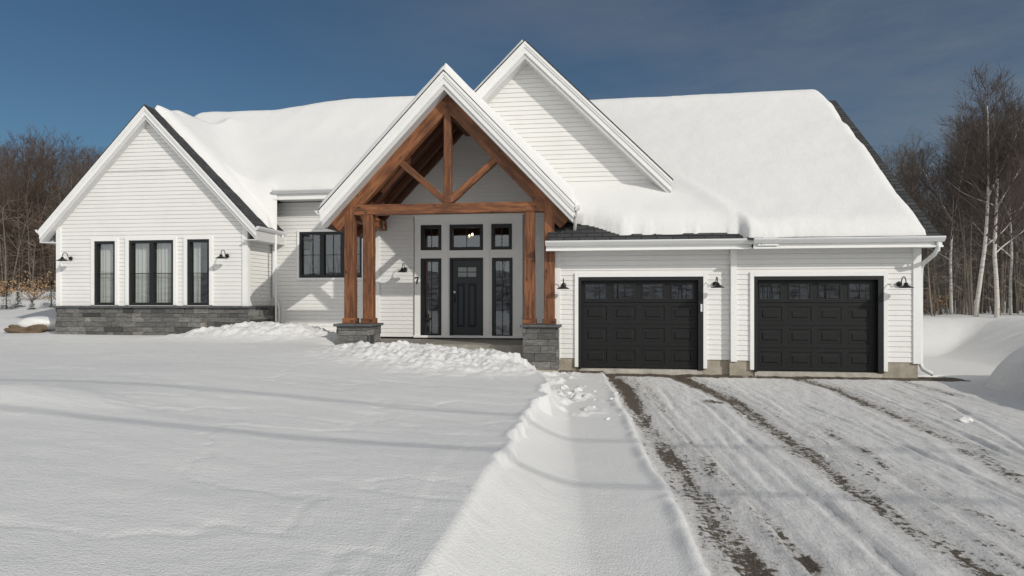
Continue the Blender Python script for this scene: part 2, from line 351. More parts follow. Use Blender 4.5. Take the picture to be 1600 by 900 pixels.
def ground_h(X, Y):
    zd = drive_z(X, Y)
    lawn = .60-.30*sstep(-6, -.8, X)-.05*sstep(-6.5, -4, X)*sstep(12, 15, Y)+.0*Y
    lawn = lawn+.05*fbm(X*.35, Y*.45, 2, 1)+.013*fbm(X*1.1+Y*.5, Y*2.8, 5, 4)-.010*np.clip(.06-np.abs(fbm(X*.9+Y*.3, Y*1.3, 4, 6)), 0, .06)/.06
    # low swell at the left
    lawn = lawn+.16*np.exp(-((X+5.7)/.95)**2-((Y-5.55)/.55)**2)
    # shallow crusted step parallel to the bank
    cx = -1.12-.12*fbm(Y*.9, X*0, 4, 9)
    lawn = lawn-.005*sstep(cx-.02, cx+.02, X)*(1-sstep(6, 7, Y))
    # rise to the wood, left and rear
    back = 1.35*sstep(18.5, 30, Y)*sstep(-13, -17, X)+.35*sstep(17.2, 19.5, Y)*sstep(-15.6, -19, X)
    lawn = lawn+back
    lawn = lawn+.22*np.exp(-((X+17.4)/1.1)**2-((Y-18.15)/.55)**2)
    # ploughed mounds
    m1 = np.exp(-(((X+8.45)/2.05)**2+((Y-15.4)/.85)**2)**1.2)
    m1 = m1*(1+.25*sstep(-10, -8, X))
    rough = lambda s: .62*np.abs(fbm(X*2.6, Y*2.6, 3, s))+.45*np.abs(fbm(X*6.5, Y*6.5, 3, s+3))+.28*np.abs(fbm(X*13, Y*13, 2, s+5))
    lawn = lawn+m1*.30+np.clip(m1*1.6, 0, 1)*(1-sstep(14.9, 14.3, Y)*.5)*(rough(20)*.30-.05)
    m2 = np.exp(-(((X+2.75)/2.25)**2+((Y-12.0)/np.where(Y < 12, 1.5, 1.15))**2)**1.5)
    m2b = np.exp(-(((X+4.35)/.9)**2+((Y-12.4)/.8)**2)**1.3)
    lawn = lawn+m2*.235+m2b*.0+np.clip(m2*1.5, 0, 1)*(rough(31)*.22-.05)+m2b*(rough(37)*.20-.05)
    lawn = lawn-.18*sstep(13.3, 14.2, Y)*sstep(-6.5, -5.5, X)*(1-sstep(-.9, -.5, X))
    # bank down to the driveway
    crest = -.80+.05*fbm(Y*.5, Y*0, 2, 12)
    sh = -.75*sstep(10.3, 11.8, Y)+.12*sstep(12.5, 14, Y)
    crest = crest+sh
    cf = crest+.26*np.abs(fbm(Y*1.5, Y*0, 4, 13))*sstep(4.3, 6, Y)+.02
    fx = foot_x(Y)-.25*sstep(11, 12.5, Y)
    t = np.clip((X-crest)/(fx-crest), 0, 1)
    low = zd+.045
    face = low+(lawn-.015-.03*sstep(4.5, 6, Y)-low)*(1-t)**1.55+.012*fbm(X*3, Y*1.2, 3, 15)*np.clip(t*4, 0, 1)*(1-t)
    k_ = sstep(cf-.012, cf+.03, X)
    H = (lawn+.02*np.exp(-((X-cf)/.06)**2)*sstep(4.5, 6, Y)+0*X)*(1-k_)+face*k_
    # small clods at the foot near the pier
    H = H+.10*np.clip(fbm(X*5, Y*5, 3, 40)-.12, 0, 1)*np.exp(-((X-fx-.1)/.35)**2)*sstep(8.5, 10.5, Y)*3
    # edge lip
    ex = edge_x(Y)
    H = H+.045*np.clip(.35+1.6*fbm(Y*2.1, X*1.5, 4, 7), 0, 1)*np.exp(-((X-ex+.05)/.06)**2)*(Y < 14.3)
    g = sstep(ex-.02, ex+.05, X)*(Y < 14.9)
    # driveway
    D = zd.copy() if hasattr(zd, 'copy') else zd
    D = D-.014*np.abs(fbm(X*7+Y*.25, Y*.35, 4, 23))+.012*fbm(X*5, Y*.9, 5, 22)+.012*fbm(X*9, Y*5, 4, 25)+.012*fbm(X*.8, Y*.3, 3, 26)
    for path, wd, dp in ((tracksA,.17,.02),(tracksB,.2,.025),(tracksC,.2,.02)):
        d, ins = dline(X, Y, path); D = D-dp*np.exp(-(d/wd)**2)*ins+.012*np.exp(-((np.abs(d)-wd*1.7)/.05)**2)*ins
    for path, wd, dp in ruts:
        d, ins = dline(X, Y, path); k = .62*ins*np.clip(.75+.8*fbm(Y*2, X*0, 3, 28), .1, 1.3); wd = min(wd, .05)
        D = D-dp*(1-sstep(wd*.6, wd*1.3, np.abs(d)))*k+dp*.5*np.exp(-((d+wd*2.0)/(wd*.8))**2)*k
    H = H*(1-g)+D*g
    # right side: ridge beside the driveway, and the bank behind it
    bx_ = 7.6-.13*(14-Y)+.12*fbm(Y*.9, X*0, 2, 50)
    tt_ = np.clip((X-bx_-1.2*sstep(13.2, 14.6, Y)**2)/1.1, 0, 1); rr = (1-(1-tt_)**2)**.75*(1-sstep(13.8, 14.7, Y))*sstep(7.5, 9.5, Y)
    H = H*(1-rr)+rr*(.78+.05*fbm(X, Y, 3, 51))
    bk = sstep(9.4, 13.0, X+.25*fbm(Y*.6, X*.5, 3, 52))*sstep(14.6, 15.8, Y)
    bk = np.maximum(bk, sstep(19.5, 22.5, Y)*sstep(6.5, 7.5, X))
    H = H*(1-bk)+bk*(1.02+.05*fbm(X*.7, Y*.7, 4, 53)+.015*np.clip(Y-22, 0, 40))
    H = H+.10*np.abs(fbm(X*.9+Y*.3, Y*1.3, 5, 54))*bk*(1-sstep(24, 28, Y))
    # under the house, behind, and the road at the camera's back
    H = np.where((Y > 25) & (X > -17) & (X < 12), 1.0, H)
    rd = 1-sstep(.2, 1.6, Y); H = H*(1-rd)+(-.22)*rd
    far = sstep(60, 220, np.hypot(X, Y)); H = H*(1-far)+far*2
    H = H-.25*((X > -6.0) & (X < -.95) & (Y > 14.95) & (Y < 20))
    return H

def axis_coords(lo, hi, step, far_lo, far_hi):
    a = list(np.arange(lo, hi+1e-6, step)); s = step; x = hi
    while x < far_hi: s *= 1.22; x += s; a.append(x)
    s = step; x = lo; b = []
    while x > far_lo: s *= 1.22; x -= s; b.append(x)
    return np.array(b[::-1]+a)
gx = np.concatenate([axis_coords(-18.5, -5.0, .055, -900, -4.95), np.arange(-4.97, 7.5, .03), axis_coords(7.5, 10.5, .055, 7.5, 900)])
gx = np.unique(np.round(gx, 4))
ya = list(np.arange(2.2, 6, .03))+list(np.arange(6, 15.2, .04))+list(np.arange(15.2, 19.6, .06)); s_ = .06; y_ = ya[-1]
while y_ < 1500: s_ *= 1.16; y_ += s_; ya.append(y_)
s_ = .03; y_ = 2.2; yb = []
while y_ > -600: s_ *= 1.25; y_ -= s_; yb.append(y_)
gy = np.array(yb[::-1]+ya)
GX, GY = np.meshgrid(gx, gy); GZ = ground_h(GX, GY)
def grid_object(name, mask, matl, attr=None, **kw):
    ny, nx = GX.shape
    ii, jj = np.nonzero(mask); idx = -np.ones(nx*ny, int)
    a = ii*nx+jj; F = np.stack([a, a+1, a+nx+1, a+nx], 1)
    used = np.unique(F); idx[used] = np.arange(len(used)); F = idx[F]
    V = np.stack([GX.ravel()[used], GY.ravel()[used], GZ.ravel()[used]], 1)
    me = bpy.data.meshes.new(name); me.vertices.add(len(V)); me.vertices.foreach_set('co', V.ravel())
    me.loops.add(F.size); me.loops.foreach_set('vertex_index', F.ravel().astype(np.int32))
    me.polygons.add(len(F)); me.polygons.foreach_set('loop_start', np.arange(0, F.size, 4, dtype=np.int32)); me.polygons.foreach_set('loop_total', np.full(len(F), 4, dtype=np.int32))
    me.polygons.foreach_set('use_smooth', np.ones(len(F), bool))
    me.materials.append(matl); me.update(calc_edges=True)
    if attr is not None:
        t = me.attributes.new('dirt', 'FLOAT', 'POINT'); t.data.foreach_set('value', attr.ravel()[used].astype(np.float32))
    o = bpy.data.objects.new(name, me); return finish(o, None, Vector((0,0,0)), **kw)
cxm = (GX[:-1,:-1]+GX[1:,1:])/2; cym = (GY[:-1,:-1]+GY[1:,1:])/2
drive_mask = (cxm > edge_x(cym)+.01) & (cxm < 7.75+.1*np.sin(cym*2)) & (cym > 1.0) & (cym < 14.9)
drive_mask |= (cym > 14.05+.08*np.sin(cxm*5)+.05*np.sin(cxm*13)) & (cym < 14.9) & (cxm > -.85) & (cxm < 7.6)
dirt = np.zeros_like(GX)+.22
for path, wd, am in ((tracksA, .22, .95), (tracksB, .24, 1.0), (tracksC, .26, .72)):
    d, ins = dline(GX, GY, path); fade = .72+.28*sstep(6, 13, GY)
    dirt = np.maximum(dirt, am*fade*ins*np.exp(-(d/wd)**2)+.0)
    dirt = np.maximum(dirt, .50*am*ins*np.exp(-((d-.36)/.22)**2))
for path, am in (([(3.0,9.5),(3.05,7.5),(3.1,5.5),(3.2,3.5)], .5), ([(5.7,13.5),(5.2,10),(4.9,8)], .4), ([(.55,9),(.72,6),(.85,4)], .45), ([(6.3,14.5),(6.35,12)], .55)):
    d, ins = dline(GX, GY, path); dirt = np.maximum(dirt, am*ins*np.exp(-(d/.2)**2))
dirt = np.maximum(dirt, 1.05*sstep(14.12, 14.36, GY+.12*fbm(GX*1.4, GY, 3, 60)))
dirt = np.maximum(dirt, 1.1*np.exp(-((GX-1.42)/.1)**2-((GY-4.5)/.22)**2))
dirt = np.maximum(dirt, .9*np.exp(-((GX-2.0)/.28)**2-((GY-11.05)/.25)**2))
dirt = dirt*(.78+.5*vnoise(GX*1.3, GY*.55, 70))
grid_object('driveway', drive_mask, DRV, dirt, kind='structure', label='snow packed gravel driveway with brown tyre tracks leading to the garage doors')
grid_object('snowy_ground', ~drive_mask, SNOW, kind='structure', label='smooth deep snow over the front lawn with ploughed banks')

# ------------------------------------------------------------------ the house
house = empty('house', (-3.4, 17, 0), label='white clapboard house under thick snow with timber porch and two black garage doors', cat='house')

def interp(poly, z):
    zs = [p[0] for p in poly]; us = [p[1] for p in poly]; return float(np.interp(z, zs, us))
def wall_mesh(mb, org, U, N, z0, z1, left, right, openings=(), expo=.112, lip=.011):
    org = Vector(org); U = Vector(U); N = Vector(N); Z = Vector((0,0,1))
    if not isinstance(left, list): left = [(z0, left), (z1, left)]
    if not isinstance(right, list): right = [(z0, right), (z1, right)]
    br = {z0, z1}
    rows = []
    if expo: 
        z = z0
        while z < z1-1e-6: rows.append(z); br.add(z); z += expo
    else: rows = [z0]; lip = 0
    for o in openings: br.add(o[2]); br.add(o[3])
    for p in left+right:
        if z0 < p[0] < z1: br.add(p[0])
    br = sorted(b for b in br if z0-1e-9 <= b <= z1+1e-9)
    def P(u, z, off): return org+U*u+Z*z+N*off
    for za, zb in zip(br[:-1], br[1:]):
        if zb-za < 1e-5: continue
        zm = (za+zb)/2; rb = max(r for r in rows if r <= zm+1e-9)
        off = (lambda z: lip*(1-(z-rb)/expo)) if expo else (lambda z: 0)
        segs = [(interp(left, za), interp(left, zb), interp(right, za), interp(right, zb))]
        for o in openings:
            if o[2] < zm < o[3]:
                ns = []
                for (la, lb, ra, rb_) in segs:
                    if o[1] <= max(la, lb) or o[0] >= min(ra, rb_): ns.append((la, lb, ra, rb_)); continue
                    if o[0] > min(la, lb): ns.append((la, lb, o[0], o[0]))
                    if o[1] < max(ra, rb_): ns.append((o[1], o[1], ra, rb_))
                segs = ns
        for (la, lb, ra, rb_) in segs:
            if ra-la < 1e-4 and rb_-lb < 1e-4: continue
            if expo and abs(za-rb) < 1e-6 and zb-za > .02:
                gz_ = za+.006; tq = .006/(zb-za); lg = la+(lb-la)*tq; rg = ra+(rb_-ra)*tq
                mb.quad(P(la, za, -.018), P(ra, za, -.018), P(rg, gz_, -.018), P(lg, gz_, -.018))
                mb.quad(P(lg, gz_, -.018), P(rg, gz_, -.018), P(rg, gz_, lip), P(lg, gz_, lip))
                mb.quad(P(la, za, 0), P(ra, za, 0), P(ra, za, -.018), P(la, za, -.018))
                mb.quad(P(lg, gz_, lip), P(rg, gz_, lip), P(rb_, zb, off(zb)), P(lb, zb, off(zb)))
                continue
            mb.quad(P(la, za, off(za)), P(ra, za, off(za)), P(rb_, zb, off(zb)), P(lb, zb, off(zb)))
FN = (0,-1,0); FU = (1,0,0)

Y_G1, Y_G2, Y_E, Y_L, Y_W, Y_D = 14.80, 14.68, 17.10, 18.10, 16.70, 15.80
Y_T = 14.70
GXR = 6.89; JOG = 2.99; GXL = -.90; EXL = -6.0
WC, WHW, WEV = -12.5, 2.92, 3.30; Y_WR = 16.47
WL, WR_ = WC-WHW, WC+WHW
PC = -3.41

def rect(px0, px1, py0, py1, Y):
    xm = (px0+px1)/2; ym = (py0+py1)/2
    return (ax(px0, Y), ax(px1, Y), at(xm, py1, Y)[1], at(xm, py0, Y)[1])
gd1 = rect(905, 1097, 434, 575, Y_G1); gd2 = rect(1179, 1378, 433, 575, Y_G2)
gd1 = (gd1[0], gd1[1], .03, gd1[3]); gd2 = (gd2[0], gd2[1], .03, gd2[3])

# --- garage walls
SB = .245                     # bottom of the siding
g = MB()
wall_mesh(g, (0,Y_G1,0), FU, FN, SB, 2.72, GXL, JOG, [(gd1[0]-.02, gd1[1]+.02, 0, gd1[3]+.02)])
g.build('wall', SID, house)
g = MB(); wall_mesh(g, (0,Y_G2,0), FU, FN, SB, 2.72, JOG+.0, GXR, [(gd2[0]-.02, gd2[1]+.02, 0, gd2[3]+.02)])
g.build('wall', SID, house)
g = MB(); wall_mesh(g, (GXL,0,0), (0,1,0), (-1,0,0), .4, 3.6, Y_G1, Y_E); g.build('wall', SID, house)
g = MB(); wall_mesh(g, (GXR,0,0), (0,1,0), (1,0,0), SB, 7.4, [(SB,Y_G2),(2.75,Y_G2),(7.4,20.1)], [(SB,25.5),(2.75,25.5),(7.4,20.3)]); g.build('wall', SID, house)
g = MB().box(-15.2, GXR-.02, 25.4, 25.5, 0, 4.5); g.box(-14.3, -14.2, Y_L+.1, 25.4, 0, 4.8); g.build('wall', SID, house)
# foundation
for a, b, y in ((GXL+.02, gd1[0]-.005, Y_G1), (gd1[1]+.005, JOG-.02, Y_G1), (JOG-.02, gd2[0]-.005, Y_G2), (gd2[1]+.005, GXR-.03, Y_G2)):
    MB().box(a, b, y+.012, y+.25, -.4, SB+.01).build('foundation', CONC, house)
f = MB(); f.box(gd1[0], gd1[1], Y_G1-.02, Y_G1+.4, -.3, .012); f.box(gd2[0], gd2[1], Y_G2-.02, Y_G2+.4, -.3, .012); f.build('threshold', m_flat_stone('sill_concrete', (.52,.49,.43), 3), house)

def casing(name, x0, x1, z0, z1, Y, w=.1, bottom=True, wt=None, dpt=.045, back=.1):
    wt = wt or w; m = MB()
    m.box(x0-w, x0, Y-dpt, Y+back, z0-(w if bottom else 0), z1+wt); m.box(x1, x1+w, Y-dpt, Y+back, z0-(w if bottom else 0), z1+wt)
    m.box(x0, x1, Y-dpt-.002, Y+back, z1, z1+wt)
    if bottom: m.box(x0, x1, Y-dpt-.01, Y+back, z0-w, z0)
    return m.build(name, WHT, house, bevel=.004)

def garage_door(d, Y):
    x0, x1, z0, z1 = d
    j = MB(); j.box(x0-.021, x0+.05, Y-.04, Y+.2, z0-.02, z1+.02); j.box(x1-.09, x1+.021, Y-.04, Y+.2, z0-.02, z1+.02); j.box(x0+.05, x1-.09, Y-.04, Y+.2, z1-.06, z1+.02)
    jam = j.build('door_jamb', FRM, house)
    a0, a1, zz0, zz1 = x0+.05, x1-.09, z0, z1-.06; yf = Y+.11
    W = a1-a0; H = zz1-zz0; cols = 4; cw = W/cols; mg = cw*.115
    ph = H/4; op = []; wins = []
    for r in range(4):
        for c in range(cols):
            u0 = a0+c*cw+mg*.95; u1 = a0+(c+1)*cw-mg*.95; v0 = zz0+r*ph+ph*.19; v1 = zz0+(r+1)*ph-ph*.17
            if r == 3: v0 = zz0+r*ph+ph*.12; v1 = zz0+(r+1)*ph-ph*.12
            (wins if r == 3 else op).append((u0, u1, v0, v1))
    m = MB()
    for r in range(4):
        rows = [o for o in op+wins if zz0+r*ph < o[2] < zz0+(r+1)*ph]
        wall_mesh(m, (0, yf, 0), FU, FN, zz0+r*ph+.006, zz0+(r+1)*ph-.006, a0, a1, rows, expo=None)
    m.box(a0, a1, yf+.012, yf+.03, zz0, zz0+ph*3-.01)
    for (u0, u1, v0, v1) in op:
        rs = [(0, 0), (.022, .022), (.05, .022), (.085, .002), (.09, -.004)]
        for (i0, d0), (i1, d1) in zip(rs[:-1], rs[1:]):
            A = [(u0+i0, yf+d0, v0+i0), (u1-i0, yf+d0, v0+i0), (u1-i0, yf+d0, v1-i0), (u0+i0, yf+d0, v1-i0)]
            B = [(u0+i1, yf+d1, v0+i1), (u1-i1, yf+d1, v0+i1), (u1-i1, yf+d1, v1-i1), (u0+i1, yf+d1, v1-i1)]
            for k in range(4): m.quad(A[k], A[(k+1) % 4], B[(k+1) % 4], B[k])
        e = rs[-1][0]; dd = yf+rs[-1][1]; m.quad((u0+e,dd,v0+e), (u1-e,dd,v0+e), (u1-e,dd,v1-e), (u0+e,dd,v1-e))
    gd = m.build('garage_door', DOOR, house)
    for (u0, u1, v0, v1) in wins:
        k = MB(); t = .028
        k.box(u0, u0+t, yf-.012, yf+.03, v0, v1); k.box(u1-t, u1, yf-.012, yf+.03, v0, v1); k.box(u0+t, u1-t, yf-.012, yf+.03, v0, v0+t); k.box(u0+t, u1-t, yf-.012, yf+.03, v1-t, v1)
        um = (u0+u1)/2; k.box(um-.007, um+.007, yf+.004, yf+.02, v0+t, v1-t); k.box(u0+t, um-.007, yf+.004, yf+.018, v0+(v1-v0)*.45, v0+(v1-v0)*.45+.012); k.box(um+.007, u1-t, yf+.004, yf+.018, v0+(v1-v0)*.45, v0+(v1-v0)*.45+.012)
        k.build('door_window', FRM, gd)
        p = MB(); p.quad((u0+t, yf+.021, v0+t), (u1-t, yf+.021, v0+t), (u1-t, yf+.021, v1-t), (u0+t, yf+.021, v1-t)); p.build('pane', GLASS, gd)
    casing('door_casing', x0-.02, x1+.02, z0+.02, z1+.02, Y, .085, False, .10)
    # seal and dark garage behind
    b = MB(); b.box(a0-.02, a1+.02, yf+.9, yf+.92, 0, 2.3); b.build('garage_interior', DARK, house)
    return gd
garage_door(gd1, Y_G1); garage_door(gd2, Y_G2)
m = MB(); m.box(gd1[1]-.045, gd1[1]-.005, Y_G1-.075, Y_G1-.041, *sorted((at(1095,487,Y_G1)[1], at(1095,475,Y_G1)[1]))); m.build('keypad', ALU, house, bevel=.004)
m = MB().box(JOG-.0, JOG+.13, Y_G2-.035, Y_G2+.1, SB-.02, 2.70); m.build('corner_board', WHT, house)
m = MB().box(GXR-.14, GXR+.02, Y_G2-.035, Y_G2+.12, SB-.02, 2.70); m.build('corner_board', WHT, house)
m = MB().box(GXL-.02, GXL+.12, Y_G1-.035, Y_G1+.1, SB-.02, 2.70); m.build('corner_board', WHT, house)

# --- main left wall
LZ1 = 4.50
wn = rect(468, 566, 362, 434, Y_L)
g = MB(); wall_mesh(g, (0,Y_L,0), FU, FN, .35, LZ1, WR_-.1, EXL+.1, [wn]); g.build('wall', SID, house)
# --- entry bay
ENX0, ENX1 = ax(647, Y_E), ax(818, Y_E)
tr_l = rect(658,690,352,391,Y_E); tr_m = rect(703,755,351,391,Y_E); tr_r = rect(768,800,350,390,Y_E)
sd_l = rect(658,690,404,526,Y_E); sd_r = rect(769,801,403,528,Y_E); fd = rect(703,755,403,526,Y_E)
ZF = fd[2]-.02                # porch floor
top_z = at(730, 337, Y_E)[1]
slope = 1.05
zc = 6.42                     # ceiling apex
g = MB()
lf = [(ZF, EXL), (zc-slope*(PC-EXL), EXL), (zc, PC)]; rt = [(ZF, GXL+.02), (zc-slope*(GXL-PC)-.0, GXL+.02), (zc, PC)]
wall_mesh(g, (0,Y_E,0), FU, FN, ZF, zc, lf, rt, [(ENX0, ENX1, ZF-.1, top_z)])
g.build('wall', SID, house)
g = MB(); wall_mesh(g, (EXL,0,0), (0,1,0), (-1,0,0), .35, 4.6, Y_E, Y_L); g.build('wall', SID, house)
m = MB().box(EXL-.01, EXL+.11, Y_E-.035, Y_E+.1, ZF-.1, 3.6); m.build('corner_board', WHT, house)
g = MB(); wall_mesh(g, (0,Y_E-.03,0), FU, FN, ZF-.01, top_z, ENX0, ENX1, [tr_l, tr_m, tr_r, sd_l, sd_r, fd], expo=None)
g.box(ENX0-.003, ENX0+.02, Y_E-.03, Y_E+.02, ZF, top_z); g.box(ENX1-.02, ENX1+.003, Y_E-.03, Y_E+.02, ZF, top_z)
# applied flat trim giving the panel its relief
xs = [ENX0+.03, tr_l[0]-.04, tr_l[1]+.04, tr_m[0]-.04, tr_m[1]+.04, tr_r[0]-.04, tr_r[1]+.04, ENX1-.03]
for a, b in ((xs[2], xs[3]), (xs[4], xs[5])): g.box(a, b, Y_E-.052, Y_E-.031, ZF+.1, top_z-.18)
g.box(ENX0-.02, ENX1+.02, Y_E-.075, Y_E-.03, top_z-.005, top_z+.05)
g.box(ENX0, ENX1, Y_E-.06, Y_E-.031, ZF-.01, ZF+.05)
g.build('entry_panel', WHT, house)

def window(d, Y, fw=.06, mull=(), hz=(), vt=(), curtain=None, dep=.10, trim=.09, tbottom=True, name='window'):
    x0, x1, z0, z1 = d; m = MB(); ya, yb = Y-.012, Y+dep
    m.box(x0-.002, x0+fw, ya, yb, z0-.002, z1+.002); m.box(x1-fw, x1+.002, ya, yb, z0-.002, z1+.002)
    m.box(x0+fw, x1-fw, ya+.001, yb, z1-fw, z1+.002); m.box(x0+fw, x1-fw, ya+.001, yb, z0-.002, z0+fw)
    for q in mull:
        xm = x0+(x1-x0)*q; m.box(xm-fw*.85, xm+fw*.85, ya+.002, yb, z0+fw, z1-fw)
    for q in hz:
        zm = z0+(z1-z0)*q; m.box(x0+fw, x1-fw, Y+.05, Y+.066, zm-.009, zm+.009)
    for q in vt:
        xm = x0+(x1-x0)*q; m.box(xm-.008, xm+.008, Y+.052, Y+.064, z0+fw, z1-fw)
    wo = m.build(name, FRM, house)
    p = MB(); p.quad((x0+fw*.5, Y+.070, z0+fw*.5), (x1-fw*.5, Y+.070, z0+fw*.5), (x1-fw*.5, Y+.070, z1-fw*.5), (x0+fw*.5, Y+.070, z1-fw*.5)); p.build('pane', GLASS, wo)
    if curtain:
        for (c0, c1) in curtain:
            cu = MB(); n = 70; a = x0+(x1-x0)*c0; b = x0+(x1-x0)*c1; ph = rnd.random()*9
            for i in range(n):
                def yy(t, top): return Y+.20+(.028*math.sin(t*(b-a)*62+ph+1.6*math.sin(t*7))+.014*math.sin(t*(b-a)*25+ph*2))*(1 if not top else .75)
                t0, t1 = i/n, (i+1)/n
                cu.quad((a+(b-a)*t0, yy(t0,0), z0-.1), (a+(b-a)*t1, yy(t1,0), z0-.1), (a+(b-a)*t1, yy(t1,1), z1+.05), (a+(b-a)*t0, yy(t0,1), z1+.05))
            cu.build('curtain', CURT, wo, smooth=True)
    if trim: casing('window_casing', x0, x1, z0, z1, Y, trim, tbottom, trim*.9)
    return wo
window(wn, Y_L, .075, mull=(.36, .69), vt=(.2,.53,.85), hz=(.5,), trim=.06)
for d_ in (tr_l, tr_r): window(d_, Y_E-.03, .085, vt=(.5,), trim=0, name='transom')
window(tr_m, Y_E-.03, .085, vt=(.5,), trim=0, name='transom')
for d_ in (sd_l, sd_r): window(d_, Y_E-.03, .085, vt=(.5,), hz=(.47,), trim=0, name='sidelight')
# front door
x0, x1, z0, z1 = fd
m = MB(); m.box(x0-.002, x0+.06, Y_E-.045, Y_E+.12, z0, z1+.002); m.box(x1-.06, x1+.002, Y_E-.045, Y_E+.12, z0, z1+.002); m.box(x0+.06, x1-.06, Y_E-.045, Y_E+.12, z1-.06, z1+.002)
m.build('door_frame', FRM, house)
a0, a1, b0, b1 = x0+.06, x1-.06, z0+.04, z1-.06; yf = Y_E+.03; W_ = a1-a0
gl = (a0+W_*.16, a1-W_*.14, at(728, 434, Y_E)[1], at(728, 416, Y_E)[1])
pn = [(a0+W_*.16, a0+W_*.44, b0+.22, at(728,443,Y_E)[1]), (a0+W_*.56, a0+W_*.84, b0+.22, at(728,443,Y_E)[1])]
m = MB(); wall_mesh(m, (0,yf,0), FU, FN, b0, b1, a0, a1, [gl]+pn, expo=None)
for (u0, u1, v0, v1) in pn:
    rs = [(0,0), (.02,.018), (.035,.018), (.06,.004)]
    for (i0, d0), (i1, d1) in zip(rs[:-1], rs[1:]):
        A = [(u0+i0, yf+d0, v0+i0), (u1-i0, yf+d0, v0+i0), (u1-i0, yf+d0, v1-i0), (u0+i0, yf+d0, v1-i0)]
        B = [(u0+i1, yf+d1, v0+i1), (u1-i1, yf+d1, v0+i1), (u1-i1, yf+d1, v1-i1), (u0+i1, yf+d1, v1-i1)]
        for k in range(4): m.quad(A[k], A[(k+1) % 4], B[(k+1) % 4], B[k])
    e = .06; m.quad((u0+e,yf+.004,v0+e), (u1-e,yf+.004,v0+e), (u1-e,yf+.004,v1-e), (u0+e,yf+.004,v1-e))
door = m.build('front_door', FDOOR, house)
m = MB(); u0, u1, v0, v1 = gl; t = .022
m.box(u0, u0+t, yf-.012, yf+.03, v0, v1); m.box(u1-t, u1, yf-.012, yf+.03, v0, v1); m.box(u0+t, u1-t, yf-.012, yf+.03, v0, v0+t); m.box(u0+t, u1-t, yf-.012, yf+.03, v1-t, v1)
um = (u0+u1)/2; vm = (v0+v1)/2; m.box(um-.008, um+.008, yf, yf+.02, v0+t, v1-t); m.box(u0+t, um-.008, yf, yf+.019, vm-.008, vm+.008); m.box(um+.008, u1-t, yf, yf+.019, vm-.008, vm+.008)
m.build('door_window', FRM, door)
m = MB().box(u0+t, u1-t, yf+.021, yf+.027, v0+t, v1-t); m.build('frosted_pane', mat('frosted_glass', (.32,.36,.36), .12), door)
hz = at(708, 465, Y_E)[1]
m = MB(); m.tube([(a0+.07, yf-.01, hz-.12), (a0+.07, yf-.06, hz-.10), (a0+.07, yf-.06, hz+.06), (a0+.07, yf-.01, hz+.08)], .011, 6); m.box(a0+.05, a0+.09, yf-.015, yf+.001, hz-.15, hz+.02); m.build('door_handle', BLK, door)
m = MB(); m.lathe([(.0,-.03),(.028,-.03),(.03,0)], (a0+.07, yf, hz+.15), 12, 'Y'); m.build('deadbolt', STEEL, door)
m = MB().box(x0+.06, x1-.06, Y_E-.07, Y_E+.05, z0-.0, z0+.035); m.build('door_sill', ALU, house)
# house number 7
nx, nz = at(652, 441, Y_E); n_ = MB(); yy = Y_E-.031
n_.prism([(nx-.045, nz+.115), (nx+.05, nz+.115), (nx+.05, nz+.145), (nx-.045, nz+.145)], 'Y', yy-.018, yy)
n_.prism([(nx+.018, nz+.115), (nx+.05, nz+.115), (nx+.01, nz-.03), (nx-.024, nz-.03)], 'Y', yy-.0175, yy)
n_.prism([(nx-.045, nz+.09), (nx-.03, nz+.1145), (nx-.045, nz+.1145)], 'Y', yy-.017, yy)
n_.prism([(nx-.034, nz-.045), (nx+.02, nz-.045), (nx+.01, nz-.031), (nx-.024, nz-.031)], 'Y', yy-.017, yy)
n_.build('house_number', BLK, house, label='black number 7')

# --- wing
ZC = at(235, 478, Y_W)[1]     # top of stone cap
ww = [rect(148,181,377,475,Y_W), rect(202,272,375.5,475,Y_W), rect(293,328,374,475,Y_W)]
ww = [(a, b, ZC+.02, d) for a, b, c_, d in ww]
WPK = 7.07; WS = 1.04
wtop = WPK-.33
g = MB(); ze = wtop-WS*WHW
wall_mesh(g, (0,Y_W,0), FU, FN, ZC, wtop, [(ZC,WL),(ze,WL),(wtop,WC)], [(ZC,WR_),(ze,WR_),(wtop,WC)], ww); g.build('wall', SID, house)
g = MB(); wall_mesh(g, (WR_,0,0), (0,1,0), (1,0,0), ZC, ze+.2, Y_W, Y_L); g.build('wall', SID, house)
g = MB(); wall_mesh(g, (WL,0,0), (0,1,0), (-1,0,0), .2, ze+.2, Y_W, 25.4); g.build('wall', SID, house)
g = MB().box(WC-1.55, WC+1.55, Y_W-.033, Y_W+.01, 5.27, 5.31); g.build('trim_band', SID, house)
m = MB().box(WL-.02, WL+.12, Y_W-.04, Y_W+.05, ZC, ze); m.build('corner_board', WHT, house)
m = MB().box(WR_-.12, WR_+.035, Y_W-.04, Y_W+.10, ZC, ze+.04); m.build('corner_board', WHT, house)
window(ww[0], Y_W, .075, hz=(.49,), curtain=[(.02,.98)], tbottom=False, trim=.10)
window(ww[1], Y_W, .075, mull=(.5,), hz=(.49,), curtain=[(.02,.48),(.52,.98)], tbottom=False, trim=.10)
window(ww[2], Y_W, .075, hz=(.49,), curtain=[(.05,.42)], tbottom=False, trim=.10)
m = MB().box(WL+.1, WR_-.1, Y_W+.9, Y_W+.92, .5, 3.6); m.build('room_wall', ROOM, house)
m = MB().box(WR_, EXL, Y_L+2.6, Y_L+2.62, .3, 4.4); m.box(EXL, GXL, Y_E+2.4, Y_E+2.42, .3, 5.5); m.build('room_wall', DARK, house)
m = MB().box(EXL, GXL, Y_E+.15, Y_E+2.4, ZF-.06, ZF-.01); m.build('hall_floor', mat('floor_wood', (.12,.07,.04), .4), house)

